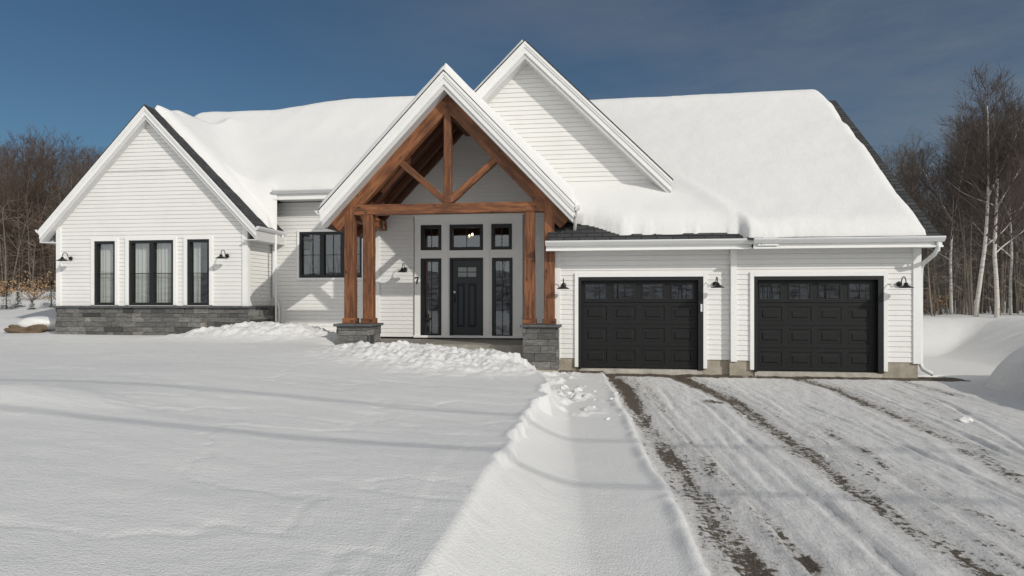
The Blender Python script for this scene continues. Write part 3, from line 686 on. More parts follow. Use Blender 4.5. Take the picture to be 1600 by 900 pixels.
# --- ledgestone
def ledge(mb, u0, u1, z0, z1, P, seed, depth=.06, hs=(.09,.11,.14,.16)):
    r = random.Random(seed); z = z0; u_off = 0
    while z < z1-.01:
        h = min(r.choice(hs), z1-z)
        if z1-z-h < .04: h = z1-z
        u = u0-r.uniform(0, .25)
        while u < u1:
            L = r.uniform(.18, .62); a = max(u, u0); b = min(u+L, u1)
            if b-a > .015:
                d = depth*r.uniform(.55, 1.); g_ = .004; col = min(1, max(0, r.gauss(.42, .21)))
                mb.quad(P(a+g_, z+g_, d), P(b-g_, z+g_, d), P(b-g_, z+h-g_, d), P(a+g_, z+h-g_, d), col=col)
                mb.quad(P(a+g_, z+g_, 0), P(b-g_, z+g_, 0), P(b-g_, z+g_, d), P(a+g_, z+g_, d), col=col)
                mb.quad(P(a+g_, z+h-g_, d), P(b-g_, z+h-g_, d), P(b-g_, z+h-g_, 0), P(a+g_, z+h-g_, 0), col=col)
                mb.quad(P(a+g_, z+g_, 0), P(a+g_, z+g_, d), P(a+g_, z+h-g_, d), P(a+g_, z+h-g_, 0), col=col)
                mb.quad(P(b-g_, z+g_, d), P(b-g_, z+g_, 0), P(b-g_, z+h-g_, 0), P(b-g_, z+h-g_, d), col=col)
            u += L
        z += h
sx0, sx1 = ax(86, Y_W-.1), WR_+.12
m = MB(); yb = Y_W-.09
ledge(m, sx0, sx1, .2, ZC-.055, lambda u, z, d: (u, yb-d+.05, z), 1); ledge(m, yb, Y_L+.0, .2, ZC-.055, lambda u, z, d: (sx1+d-.05, u, z), 2)
ledge(m, yb, Y_L+2, .2, ZC-.055, lambda u, z, d: (sx0-d+.05, u, z), 3)
m.box(sx0+.02, sx1-.01, yb+.045, Y_W+.02, .1, ZC-.06, col=.0); m.box(WR_, sx1-.01, yb+.05, Y_L-.03, .1, ZC-.06); m.build('stone_base', STONE, house, tint=True)
m = MB(); u = sx0-.05; r = random.Random(5)
while u < sx1+.05:
    L = r.uniform(.7, 1.2); b = min(u+L, sx1+.05); m.box(u+.003, b-.003, yb-.07, Y_W+.0, ZC-.055, ZC); u += L
m.box(WR_-.0, sx1+.05, Y_W+.003, Y_L-.03, ZC-.055, ZC-.001); m.build('stone_cap', CAP, house, bevel=.008)

# --- porch slab, piers, timber frame
m = MB(); m.box(EXL, GXL-.03, 15.0, Y_E+.1, -.2, ZF-.05); m.build('porch_slab', SLAB, house, bevel=.01)
def pier(xc, base, seed):
    hw = .40; y0, y1 = 14.37, 15.2; zt = 1.03
    m = MB(); zb = max(base+.18, 0.02)
    ledge(m, xc-hw, xc+hw, zb, zt-.06, lambda u, z, d: (u, y0-d+.05, z), seed, hs=(.11,.14,.18))
    ledge(m, y0, y1, zb, zt-.06, lambda u, z, d: (xc+hw+d-.05, u, z), seed+1, hs=(.11,.14,.18)); ledge(m, y0, y1, zb, zt-.06, lambda u, z, d: (xc-hw-d+.05, u, z), seed+2)
    m.box(xc-hw+.02, xc+hw-.02, y0+.045, y1, zb, zt-.061)
    p = m.build('stone_pier', STONE, house, tint=True)
    c_ = MB().box(xc-hw-.06, xc+hw+.06, y0-.06, y1+.03, zt-.06, zt); c_.build('pier_cap', CAP, p, bevel=.012)
    c_ = MB().box(xc-hw-.01, xc+hw+.01, y0-.015, y1, base-.2, zb-.002); c_.build('pier_footing', CONC, p, bevel=.006)
PLX, PRX = PC-2.20, PC+2.20
pier(PLX, -.1, 11); pier(PRX, -.16, 17)
ZB = 3.61; ZT = 3.85; cap = 1.03
for sx in (-1, 1):
    for off, top in ((2.385, 3.98), (1.925, ZB)):
        xc = PC+sx*off
        po = timber('post', (xc, Y_T+.02, cap+.10), (xc, Y_T+.02, top), .24 if off > 2 else .235, .24, WOOD, house)
        b = MB().box(xc-.155, xc+.155, Y_T-.135, Y_T+.175, cap+.001, cap+.13); b.build('post_base', WOOD, po, bevel=.012)
timber('tie_beam', (PC-2.262, Y_T, (ZB+ZT)/2), (PC+2.262, Y_T, (ZB+ZT)/2), .20, ZT-ZB, WOOD, house)
timber('king_post', (PC, Y_T, ZT), (PC, Y_T, 6.36), .18, .18, WOOD, house)
for sx in (-1, 1):
    timber('strut', (PC+sx*.06, Y_T, ZT+.06), (PC+sx*1.22, Y_T, 4.92), .15, .155, WOOD, house)
    # principal rafter; its upper edge is the ceiling line
    vh = .43; hv = vh/2
    p0 = Vector((PC+sx*.02, Y_T, zc-.02-hv)); p1 = Vector((PC+sx*2.74, Y_T, zc-.0-hv-slope*2.74))
    timber('rafter', p0, p1, .20, vh/math.sqrt(1+slope**2), WOOD, house)
    for yy_, vv in ((15.55, .22), (16.35, .22), (17.0, .22)):
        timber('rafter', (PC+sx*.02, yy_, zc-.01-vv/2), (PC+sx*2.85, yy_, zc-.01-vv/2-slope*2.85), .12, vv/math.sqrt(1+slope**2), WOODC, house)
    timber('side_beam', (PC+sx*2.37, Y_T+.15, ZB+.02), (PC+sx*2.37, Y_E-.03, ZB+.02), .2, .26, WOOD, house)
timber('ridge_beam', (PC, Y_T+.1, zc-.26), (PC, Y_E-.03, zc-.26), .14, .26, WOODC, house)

# --- roofs
def vband(c, z_out_t, z_out_b, half, s, half_in=None):
    """closed cross-section of a gable band: outer line z_out_t, inner line z_out_b"""
    return [(c-half, z_out_t-s*half), (c, z_out_t), (c+half, z_out_t-s*half), (c+half, z_out_b-s*half), (c, z_out_b), (c-half, z_out_b-s*half)]
def halves(mb, c, zt, zb, half, s, y0, y1, lh=None):
    full = half
    for sg in (-1, 1):
        half = min(lh, full) if (lh and sg < 0) else full
        p = [(c, zt), (c+sg*half, zt-s*half), (c+sg*half, zb-s*half), (c, zb)]
        if sg < 0: p = p[::-1]
        mb.prism(p, 'Y', y0, y1)
def gable(c, zpk, half, s, yf, yb, ywall, shing, band=.40, lh=None):
    m = MB(); halves(m, c, zpk, zpk-.045, half+.03, s, yf-.03, yb, lh); rf = m.build('roof', shing, house)
    b1 = band*.70
    m = MB(); halves(m, c, zpk-.046, zpk-.046-b1, half, s, yf, yf+.03, lh)
    halves(m, c, zpk-.046, zpk-.046-band*.33, half+.012, s, yf-.022, yf-.001, lh)
    halves(m, c, zpk-.046, zpk-.046-band*.18, half+.018, s, yf-.036, yf-.0225, lh)
    m.build('rake_board', WHT, house)
    m = MB(); halves(m, c, zpk-.046-b1+.03, zpk-.046-band, half-.02, s, yf+.031, ywall, lh); m.build('soffit', SOF, house)
    return rf
gable(WC, WPK, WEV, WS, Y_WR, 20.6, Y_W+.02, SHY, .36)
gable(PC, 6.84, 2.95, slope, 14.27, 15.9, Y_T-.08, SHY, .40)
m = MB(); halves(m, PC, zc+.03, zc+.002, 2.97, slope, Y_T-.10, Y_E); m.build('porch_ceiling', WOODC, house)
m = MB(); halves(m, PC, 6.84, 6.795, 2.98, slope, 15.9, 19.5); m.build('roof', SHY, house)
for sx in (-1, 1):   # porch side fascias
    x = PC+sx*2.95; m = MB(); m.box(x-.02, x+.02, 14.31, 17.2 if sx < 0 else 14.9, 6.84-.05-slope*2.95-.22, 6.84-.05-slope*2.95+.02); m.build('fascia', WHT, house)
DC, DPK, DH, DS = -1.67, 7.89, 3.47, .99
gable(DC, DPK, DH, DS, 15.40, 17.2, Y_D+.02, SHY, .40, lh=1.5)
m = MB(); halves(m, DC, DPK, DPK-.045, DH, DS, 17.2, 26); m.build('roof', SHY, house)
# upper gable wall, cut along the porch roof
g = MB(); z0d = 4.05; apx = DPK-.40
dl = lambda z: DC-(apx-z)/DS; dr = lambda z: DC+(apx-z)/DS; pr = lambda z: PC+(6.8-z)/slope; pl = lambda z: PC-(6.8-z)/slope
zi = (apx-DS*DC-6.8-slope*PC*-1*0)  # not used
wall_mesh(g, (0,Y_D,0), FU, FN, z0d, apx, [(z0d, pr(z0d)), (6.78, pr(6.78)), (6.8, dl(6.8)), (apx, DC)], [(z0d, dr(z0d)), (apx, DC)])
g.build('wall', SID, house)
# soffit return blocks at the gable feet
for sx in (-1, 1):
    x = WC+sx*WEV; zz = WPK-.046-.36-WS*WEV
    m = MB(); m.box(min(x, WC+sx*WHW), max(x, WC+sx*WHW), Y_WR+.03, Y_WR+.5 if sx < 0 else Y_L, zz+.0, zz+.03)
    m.box(x-.015, x+.015, Y_WR+.031, Y_WR+3 if sx < 0 else Y_L, zz, zz+.30); m.build('eave_soffit', SOF, house)

# main roofs
GS = .79; GE = 14.30
def gz(Y): return 2.90+GS*(Y-GE)
RY = 20.2; RZ = gz(RY)
def long_roof(x0, x1, y0, z0, ry, s, th=.05):
    rz = z0+s*(ry-y0); y2 = 2*ry-y0; m = MB()
    m.prism([(y0, z0), (ry, rz), (ry, rz-th), (y0, z0-th)], 'X', x0, x1); m.prism([(ry, rz), (y2, z0), (y2, z0-th), (ry, rz-th)], 'X', x0, x1)
    return m
long_roof(-1.05, 7.14, GE-.02, gz(GE-.02), RY, GS).build('roof', SHX, house)
m = MB(); m.prism([(GE-.12, 2.895), (GE+.1, gz(GE+.1)+.004), (GE+.1, gz(GE+.1)-.04), (GE-.12, 2.86)], 'X', 3.25, 7.14); m.build('roof', SHX, house)
MLS = .87; MLY = 17.6; MLR = 21.4
long_roof(-14.45, PC, MLY-.02, 4.72, MLR, MLS).build('roof', SHX, house)
m = MB()   # right rake board of the garage roof
m.prism([(GE, gz(GE)-.052), (RY, RZ-.052), (RY, RZ-.30), (GE, gz(GE)-.30)], 'X', 7.08, 7.11); m.build('rake_board', WHT, house)
def eave(x0, x1, yf, zt, ywall, drop=.22, left_cap=True):
    m = MB(); m.box(x0, x1, yf+.05, yf+.075, zt-drop, zt-.055); m.box(x0, x1, yf+.0, yf+.05, zt-drop, zt-drop+.035)
    m.build('fascia', WHT, house)
    m = MB(); m.box(x0, x1, yf+.076, ywall+.01, zt-drop+.02, zt-drop+.035); m.build('soffit', SOF, house)
    m = MB(); prof = [(yf-.075, zt), (yf-.088, zt-.02), (yf-.075, zt-.045), (yf-.02, zt-.11), (yf+.045, zt-.11), (yf+.045, zt-.10), (yf-.012, zt-.10), (yf-.063, zt-.04), (yf-.063, zt-.0)]
    m.prism(prof[::-1], 'X', x0-.01, x1+.01)
    for x in (x0-.012, x1+.002): m.prism([(yf-.08, zt), (yf-.02, zt-.11), (yf+.045, zt-.11), (yf+.045, zt)], 'X', x, x+.01)
    m.build('gutter', ALU, house)
eave(-1.08, 3.36, 14.30, 2.905, Y_G1)
eave(3.37, 7.12, 14.19, 2.90, Y_G2)
eave(-9.25, -6.2, 17.55, 4.78, Y_L, .28)
# wing side gutter (runs away from the viewer) and porch right gutter
def side_gutter(x, y0, y1, zt, sx=1):
    m = MB(); prof = [(x, zt), (x+sx*.10, zt), (x+sx*.085, zt-.045), (x+sx*.03, zt-.10), (x, zt-.10)]
    m.prism(prof if sx > 0 else prof[::-1], 'Y', y0, y1); return m.build('gutter', ALU, house)
side_gutter(WC+WEV+.02, Y_WR-.02, Y_L-.06, WPK-.03-WS*WEV)
side_gutter(WC-WEV-.02, Y_WR-.02, 22, WPK-.03-WS*WEV, -1)
side_gutter(PC+2.98, 14.25, 14.75, 6.84-.03-slope*2.98); side_gutter(PC-2.98, 14.25, 17.5, 6.84-.03-slope*2.98, -1)
# down pipes
def pipe(pts, r=.042): return MB().tube(pts, r, 8).build('downspout', ALU, house, smooth=True)
zz = WPK-.13-WS*WEV
pipe([(WC+WEV+.07, Y_L-.22, zz), (WC+WEV+.07, Y_L-.22, zz-.08), (WR_+.08, Y_L-.08, zz-.32), (WR_+.08, Y_L-.07, zz-.5), (WR_+.08, Y_L-.07, 1.75), (WR_+.24, Y_L-.09, 1.5), (WR_+.26, Y_L-.09, 1.3), (WR_+.22, Y_L-.09, .5)])
pipe([(7.02, 14.2, 2.78), (7.02, 14.2, 2.66), (6.99, 14.28, 2.54), (6.95, 14.5, 2.42), (6.95, 14.62, 2.38), (6.96, 14.76, 2.3), (6.965, 14.8, 2.1), (6.965, 14.8, .2), (6.99, 14.75, .1), (7.08, 14.55, .02)], .045)
pipe([(PC+3.03, 14.5, 3.6), (PC+3.03, 14.5, 3.52), (PC+2.98, 14.6, 3.38), (PC+2.95, 14.7, 3.1)], .038)

# --- wall lamps
def make_lamp():
    o = MB().lathe([(0,-.02),(.055,-.02),(.06,0)], (0,0,0), 16, 'Y').build('wall_lamp', BLK, house, smooth=True)
    a = MB(); pts = [(0,-.01,0)]
    for k in range(0, 13):
        t = math.pi*k/12; pts.append((0, -.20+.10*math.cos(t), .03+.12*math.sin(t)))
    pts.append((0, -.30, -.02)); a.tube(pts, .011, 6); a.build('arm', BLK, o, smooth=True)
    s_ = MB().lathe([(.0,.045),(.035,.04),(.045,.0),(.06,-.012),(.10,-.035),(.148,-.062),(.15,-.068),(.10,-.045),(.05,-.02),(0,-.02)], (0,-.30,-.02), 22)
    s_.build('lamp_shade', BLK, o, smooth=True)
    return o
lamp0 = make_lamp(); lamps = [(112,404,Y_W),(356,400,Y_W),(634,421,Y_E),(881,446,Y_G1),(1117,444,Y_G1),(1404,444,Y_G2)]
base0 = wp(lamp0)
for i, (px, py, Y) in enumerate(lamps):
    x, z = at(px, py, Y); tgt = Vector((x, Y-.03, z))
    if i == 0: o = lamp0
    else:
        o = lamp0.copy(); C.objects.link(o); o.parent = house
        for ch in [k for k in lamp0.children]:
            q = ch.copy(); C.objects.link(q); q.parent = o; q.location = ch.location.copy()
    o.location = tgt+(base0-Vector((0,0,0)))-wp(house)

# small lit pendant inside the hall
ch = empty('chandelier', (ax(742, 18.4), 18.4, 3.05), label='small lit chandelier glimpsed through the transom above the front door', cat='chandelier')
cx_, cy_, cz_ = ax(742, 18.4), 18.4, 3.42
MB().tube([(cx_, cy_, cz_+.8), (cx_, cy_, cz_+.05)], .01, 6).build('stem', BLK, ch)
MB().lathe([(.24,.0),(.25,.01),(.24,.02),(.23,.01),(.24,0)], (cx_, cy_, cz_), 20).build('ring', BLK, ch)
EMI = mat('lit_bulb', (1,.8,.5), .5); EMI.node_tree.nodes['Principled BSDF'].inputs['Emission Color'].default_value = (1,.78,.45,1); EMI.node_tree.nodes['Principled BSDF'].inputs['Emission Strength'].default_value = 5
for k in range(3):
    a = 2*math.pi*k/3+.4; MB().lathe([(0,-.04),(.022,-.03),(.032,0),(.02,.035),(0,.05)], (cx_+.24*math.cos(a), cy_+.24*math.sin(a), cz_+.06), 8).build('bulb', EMI, ch, smooth=True)

# ------------------------------------------------------------------ roof snow
def snow_field(name, x0, x1, y0, y1, step, base, thick, label):
    xs = np.arange(x0, x1+step/2, step); ys = np.arange(y0, y1+step/2, step); X, Y = np.meshgrid(xs, ys)
    T = thick(X, Y); Zb = base(X, Y); Z = np.where(T > 0, Zb+T, Zb-.06)
    on = T > 0
    cell = on[:-1,:-1] | on[1:,:-1] | on[:-1,1:] | on[1:,1:]
    ny, nx = X.shape; ii, jj = np.nonzero(cell); a = ii*nx+jj; F = np.stack([a, a+1, a+nx+1, a+nx], 1)
    used = np.unique(F); idx = -np.ones(nx*ny, int); idx[used] = np.arange(len(used)); F = idx[F]
    V = np.stack([X.ravel()[used], Y.ravel()[used], Z.ravel()[used]], 1)
    me = bpy.data.meshes.new(name); me.from_pydata(V.tolist(), [], F.tolist()); me.materials.append(RSNOW)
    me.polygons.foreach_set('use_smooth', [True]*len(F)); me.update()
    o = bpy.data.objects.new(name, me); return finish(o, None, Vector((0,0,0)), label=label, cat='snow', kind='stuff')
def rnd_edge(d, r, T):
    t = np.clip(d/r, 0, 1); return np.where(d > 0, T*np.sqrt(np.clip(1-(1-t)**2, 0, 1)), 0)
def smin(a, b, k): h = np.clip(.5+.5*(b-a)/k, 0, 1); return b*(1-h)+a*h-k*h*(1-h)
def smax(a, b, k): return -smin(-a, -b, k)
# right roof
def base_r(X, Y): return smin(2.90+GS*(Y-GE), 2.90+GS*(2*RY-GE-Y), .8)+.10*np.exp(-((Y-RY)/.5)**2)
def thick_r(X, Y):
    n = fbm(X*2.2, Y*2.2, 4, 81); n2 = fbm(X*.5, Y*.5, 3, 82)
    gap = np.where(X < 3.15, .30, .04); gap = np.interp(X, [-1, 0, .6, 2.9, 3.12, 3.3, 3.6, 4.2, 5.3, 6.0, 7], [.85, .50, .24, .25, .24, -.02, -.04, .0, .0, .02, .0])
    rag = -1; front = Y-(GE-.05+gap)+.05*fbm(X*2.2, Y*2.2, 2, 83)+.012*fbm(X*9, Y*9, 2, 84)
    side = (6.85-.10*sstep(16, 19, Y)*0+.05*n-.12*fbm(Y*.6, X*0, 3, 85))-X
    side = side-.12*sstep(19.3, 20.2, Y)
    d = np.minimum(front, np.minimum(side, 21.3-Y))
    t = rnd_edge(d, .34, .31+.05*n2+.02*np.clip((Y-15), 0, 5))
    t = t+.015*n*(t > 0)+.09*np.exp(-((X-(3.25-.75*(Y-14.4)))/.22)**2)*(1-sstep(15, 16.6, Y))*(t > .02)
    hole = np.clip((-fbm(X*3.2, Y*7, 4, 87)-.16)*4, 0, 1)*(1-sstep(.12, .2, front))*(X > 3.9)
    
    t = np.where(front < rag, 0, t)
    return np.where(t > .012, t, 0)
snow_field('roof_snow', -1.1, 7.3, 14.0, 21.4, .045, base_r, thick_r, 'thick white snow covering the big roof above the garage doors')
# left roof and wing, one drift through the valley
def pl_main(Y): return smin(4.72+MLS*(Y-MLY), 4.72+MLS*(2*MLR-MLY-Y), .7)
def base_l(X, Y):
    m_ = pl_main(Y); wv = WPK-WS*np.abs(X-WC); wv = np.where(Y < 20.7, wv, -5)
    m_ = np.where((Y < MLY-.03) | (X < -14.5), -3, m_)
    wv = np.where(np.abs(X-WC) > WEV+.05, -3, wv)
    both = (m_ > 0) & (wv > 0)
    return np.where(both, smax(m_, wv, .9), np.maximum(m_, wv))
def thick_l(X, Y):
    n = fbm(X*2.2, Y*2.2, 4, 91); n2 = fbm(X*.5, Y*.5, 3, 92)
    u = X-WC
    dw = np.minimum(Y-(Y_WR+.36+.30*np.clip(u, 0, 4)/3.3+.03*n+.05*np.abs(fbm(X*4, X*0, 3, 95))), np.minimum(WEV+.02+.03*n-u, u+.12)); dw = np.where(Y < 20.7, dw, -1)
    dw = np.minimum(dw, np.where(Y < MLY-.1, (Y_L-.12+0*Y)-Y+.35*(1+0*Y)-1.05*np.clip(u-2.55, 0, 2), dw))
    dm = np.minimum(Y-(MLY-.05+.02*n), np.minimum(X+14.35, MLR+1.1-Y)); dm = np.where(X < PC+.3, dm, -1)
    d = smax(dw, dm, .25)-.06; d = np.where((dw <= 0) & (dm <= 0), -1, d)
    t = rnd_edge(d, .45, .30+.08*n2+.14*sstep(19.5, 21.4, Y))
    t = t+.03*fbm(X*.9, Y*.9, 3, 96)*(t > .1)+.34*sstep(-12, -7.5, X)*sstep(19.3, 21.2, Y)*(t > .1)
    return np.where(t > .012, t, 0)
snow_field('roof_snow', -14.6, PC+.3, Y_WR, 22.6, .05, base_l, thick_l, 'smooth snow drift over the left roof and the valley beside the left gable')
def base_p(X, Y): return smin(6.84-slope*(X-PC), 6.84+slope*(X-PC), .12)
def thick_p(X, Y):
    n = fbm(X*3, Y*3, 4, 101); L = X < PC
    d = np.minimum(Y-(14.25+.02*n), 3.0-np.abs(X-PC)+.03*n)
    T = np.where(L, .15+.05*n, .22+.10*sstep(0, 2.6, X-PC)+.03*n)
    t = rnd_edge(d, .10, T); t = np.where((Y > Y_D-.02) & (X > -5.2), 0, t)
    return np.where(t > .01, t, 0)
snow_field('roof_snow', PC-3.05, PC+3.05, 14.2, 19.3, .035, base_p, thick_p, 'narrow snow layer on the steep timber porch roof')
def base_d(X, Y): return DPK-DS*np.abs(X-DC)
def thick_d(X, Y):
    n = fbm(X*3, Y*3, 4, 111); d = np.minimum(np.minimum(Y-(15.42+.02*n), (DC-.02)-X), np.where(Y < 17.2, X-(DC-1.5), 5)); d = np.minimum(d, X-(DC-DH))
    t = rnd_edge(d, .12, .13+.03*n); return np.where(t > .01, t, 0)
snow_field('roof_snow', DC-DH, DC+.1, 15.35, 22, .05, base_d, thick_d, 'thin snow on the left slope of the tall upper gable')

# ------------------------------------------------------------------ boulder, shrubs, clods
def lump(mb, c, r, seed, sq=(1,1,.7), amp=.25, n=10, m_=8):
    rr = random.Random(seed); off = [rr.uniform(0, 6) for _ in range(9)]; base = len(mb.v)
    for i in range(m_+1):
        th = math.pi*i/m_
        for k in range(n):
            ph = 2*math.pi*k/n; d = Vector((math.sin(th)*math.cos(ph), math.sin(th)*math.sin(ph), math.cos(th)))
            q = 1+amp*(math.sin(d.x*2.7+off[0])*math.sin(d.y*3.1+off[1])+.6*math.sin(d.z*4.3+off[2]+d.x*3)+.3*math.sin(d.y*9+off[3]))
            mb.v.append((c[0]+d.x*r*sq[0]*q, c[1]+d.y*r*sq[1]*q, c[2]+d.z*r*sq[2]*q))
    for i in range(m_):
        for k in range(n): a = base+i*n+k; b = base+i*n+(k+1) % n; mb.f.append((a, a+n, b+n, b)); mb.c.append(0.)
def gh(x, y): return float(ground_h(np.array([[float(x)]]), np.array([[float(y)]]))[0,0])
m = MB(); bx, by = -16.95, 17.35; lump(m, (bx, by, gh(bx,by)+.04), .40, 4, (1.5,.7,.5), .34, 26, 16); lump(m, (bx-.3, by+.02, gh(bx,by)+.08), .24, 9, (1.4,.8,.6), .35, 14, 10)
m.build('boulder', ROCK, label='low brown boulder half buried in the snow left of the house', cat='boulder')
m = MB(); lump(m, (bx+.08, by+.30, gh(bx,by)+.27), .42, 15, (1.6,.95,.5), .08, 24, 16)
m.build('snow_cap', RSNOW, label='rounded cushion of snow lying over the brown boulder', cat='snow', smooth=True)
m = MB(); r = random.Random(8)
for i in range(34):
    t = r.random()
    if t < .45: x = r.gauss(.15, .35); y = r.uniform(9, 13)
    elif t < .75: x = r.uniform(.3, 3); y = r.gauss(10.3, .8)
    else: x = r.uniform(-.7, 6); y = r.uniform(6, 14)
    s_ = r.uniform(.010, .035)*(.5 if x > .6 else 1)
    lump(m, (x, y, gh(x, y)+s_*.25), s_, i, (1.2,1,.7), .3, 6, 5)
for x, y in ((5.15,9.75),(5.22,9.8),(-.45,11.2),(-.3,11.6),(-.55,11.9)): lump(m, (x, y, gh(x,y)+.02), .055, int(x*50), (1.3,1,.8), .35, 8, 6)
m.build('snow_crumbs', RSNOW, kind='stuff', label='loose crumbs of ploughed snow scattered over the driveway and bank', cat='snow')

# ------------------------------------------------------------------ trees
def branch_path(p, d, L, n, r, wob, up):
    pts = [p]; q = p.copy(); d = d.normalized()
    for i in range(n):
        d = (d+Vector((r.uniform(-wob,wob), r.uniform(-wob,wob), r.uniform(-wob,wob)+up))).normalized(); q = q+d*(L/n); pts.append(q.copy())
    return pts
def tree_meshes(name, seed, H, rad, bark, twig, nb=30, start=.28, spread=.36, lean=0., dens=1., fork=False, birch=False):
    r = random.Random(seed); T = MB(); K = MB(); nseg = 9
    pts = []; q = Vector((0,0,-.4)); d = Vector((lean, 0, 1)).normalized()
    for i in range(nseg+1):
        pts.append(q.copy()); d = (d+Vector((r.uniform(-.06,.06), r.uniform(-.06,.06), .04))).normalized(); q = q+d*(H+.4)/nseg
    T.tube(pts, [rad*(1-(i/nseg))**.85+.012 for i in range(nseg+1)], 8)
    if birch:
        fp = branch_path(pts[5], Vector((lean+.45, .1, 1)), H*.42, 5, r, .07, .06); T.tube(fp, [rad*.5*(1-i/6)+.008 for i in range(6)], 7)
    def along(pp, t):
        k = t*(len(pp)-1); i = min(int(k), len(pp)-2); return pp[i].lerp(pp[i+1], k-i)
    for b in range(nb):
        t = start+(1-start)*((b+r.random())/nb)**.9*.98; p = along(pts, t); az = b*2.4+r.uniform(-.5,.5)
        L = H*spread*(1-.72*((t-start)/(1-start)))*r.uniform(.65,1.15); el = R(r.uniform(28,60))
        d = Vector((math.cos(az)*math.cos(el), math.sin(az)*math.cos(el), math.sin(el)))
        r0 = rad*(1-t)**.9*.5+.010; bp = branch_path(p, d, L, 5, r, .16, .07)
        if birch and b % 3 == 1: p = along(fp, (b/nb)); bp = branch_path(p, d, L*.8, 5, r, .16, .07)
        (T if birch and b < 2 else K).tube(bp, [r0*(1-.8*i/5) for i in range(6)], 4, False)
        ns = max(3, int((5+L*2.0)*dens))
        for s in range(ns):
            ts = .15+.85*(s+r.random())/ns; sp = along(bp, min(ts, .99)); dd = (bp[-1]-bp[0]).normalized()
            o = Vector((r.uniform(-1,1), r.uniform(-1,1), r.uniform(-.35,.9))); o = (o-dd*o.dot(dd)*.5).normalized(); d2 = (dd*.7+o*.8).normalized(); L2 = L*(.55-.3*ts)*r.uniform(.5,1.2)+.25
            sb = branch_path(sp, d2, L2, 3, r, .2, .08); r2 = max(.0065, r0*.35*(1-.5*ts)); K.tube(sb, [r2, r2*.8, r2*.6, r2*.35], 3, False)
            for u in range(max(2, int(5*dens))):
                tu = .2+.8*r.random(); up_ = along(sb, min(tu, .99)); o = Vector((r.uniform(-1,1), r.uniform(-1,1), r.uniform(-.4,1))).normalized(); d3 = ((sb[-1]-sb[0]).normalized()*.8+o*.75).normalized()
                L3 = L2*r.uniform(.3,.6)+.12; tb = branch_path(up_, d3, L3, 2, r, .15, .06); K.tube(tb, [.0065, .005, .003], 3, False)
    ms = []
    for mb, nm, mt in ((T,'trunk',bark),(K,'crown',twig)):
        me = bpy.data.meshes.new(nm); me.from_pydata(mb.v, [], mb.f); me.materials.append(mt); me.polygons.foreach_set('use_smooth', [True]*len(me.polygons)); me.update(); ms.append(me)
    return ms
V_grey = [tree_meshes('t', s, 10, .13, BARK, TWIG, 34, .30, .33, dens=.7) for s in (1, 2, 3)]
V_red = [tree_meshes('t', s, 10, .11, BARK2, TWIG2, 36, .18, .36) for s in (4, 5, 6)]
V_birch = [tree_meshes('t', s, 10, .085, BIRCH, TWIGB, 46, .34, .36, lean=.07+.03*(s-7), birch=True, dens=1.2) for s in (7, 8)]
def tree(name, ms, x, y, h, rot, label, group=None):
    z = gh(x, y)-.05; k = h/10
    e = bpy.data.objects.new(name, None); finish(e, None, Vector((x,y,z)), label=label, cat='tree', group=group)
    e.rotation_euler = (0,0,rot); e.scale = (k*rnd.uniform(.85,1.15),)*2+(k,)
    for me, nm in zip(ms, ('trunk','crown')):
        o = bpy.data.objects.new(nm, me); C.objects.link(o); o.parent = e
    return e
def gx_at(px, Y): return ax(px, Y)
# white birches that stand out at the right
for px, Y, h, v, rot, lab in ((1524, 22.6, 7.3, 0, 0.2, 'tallest white birch, the left one of the bright pair right of the garage'),
                              (1557, 22.2, 6.6, 1, .1, 'slender white birch leaning right, the right one of the bright pair by the garage'),
                              (1487, 24.2, 6.2, 0, 2.2, 'thin pale birch closest to the garage, left of the bright birch pair'),
                              (1580, 24.5, 6.5, 1, 3.0, 'pale birch at the right edge, behind the bright birch pair')):
    tree('birch_tree', V_birch[v], gx_at(px, Y), Y, h, rot, lab)
r = random.Random(21)
def scatter(n, p0, p1, y0, y1, hf, variants, label, group):
    for i in range(n):
        Y = y0+(y1-y0)*(i+r.random())/n; px = r.uniform(p0, p1); tree('bare_tree', variants[i % len(variants)], gx_at(px, Y), Y, hf(px, Y)*r.uniform(.85,1.08), r.uniform(0,6.3), label, group)
def zpix(py, px, Y): return at(px, py, Y)[1]
scatter(26, 1385, 1640, 26, 42, lambda px, Y: zpix(np.interp(px, [1370,1430,1500,1540,1600], [235,205,165,150,150]), px, Y)*.87-1, V_grey+V_red[:1], 'leafless grey tree with fine twigs in the dense wood right of the garage', 'bare trees in the wood right of the garage')
scatter(30, -60, 175, 27, 44, lambda px, Y: zpix(np.interp(px, [0,60,110,150], [235,222,232,250]), px, Y)*.95-2, V_red+V_grey[:1], 'leafless reddish brown tree in the wood left of the house', 'bare trees in the wood left of the house')
for px, h in ((545,139),(600,141),(625,136),(648,137)):
    Y = 46; tree('bare_tree', V_grey[px % 3], gx_at(px, Y), Y, zpix(h, px, Y)*.85-1, px, 'distant bare treetop just showing over the snowy left roof', 'treetops over the left roof')
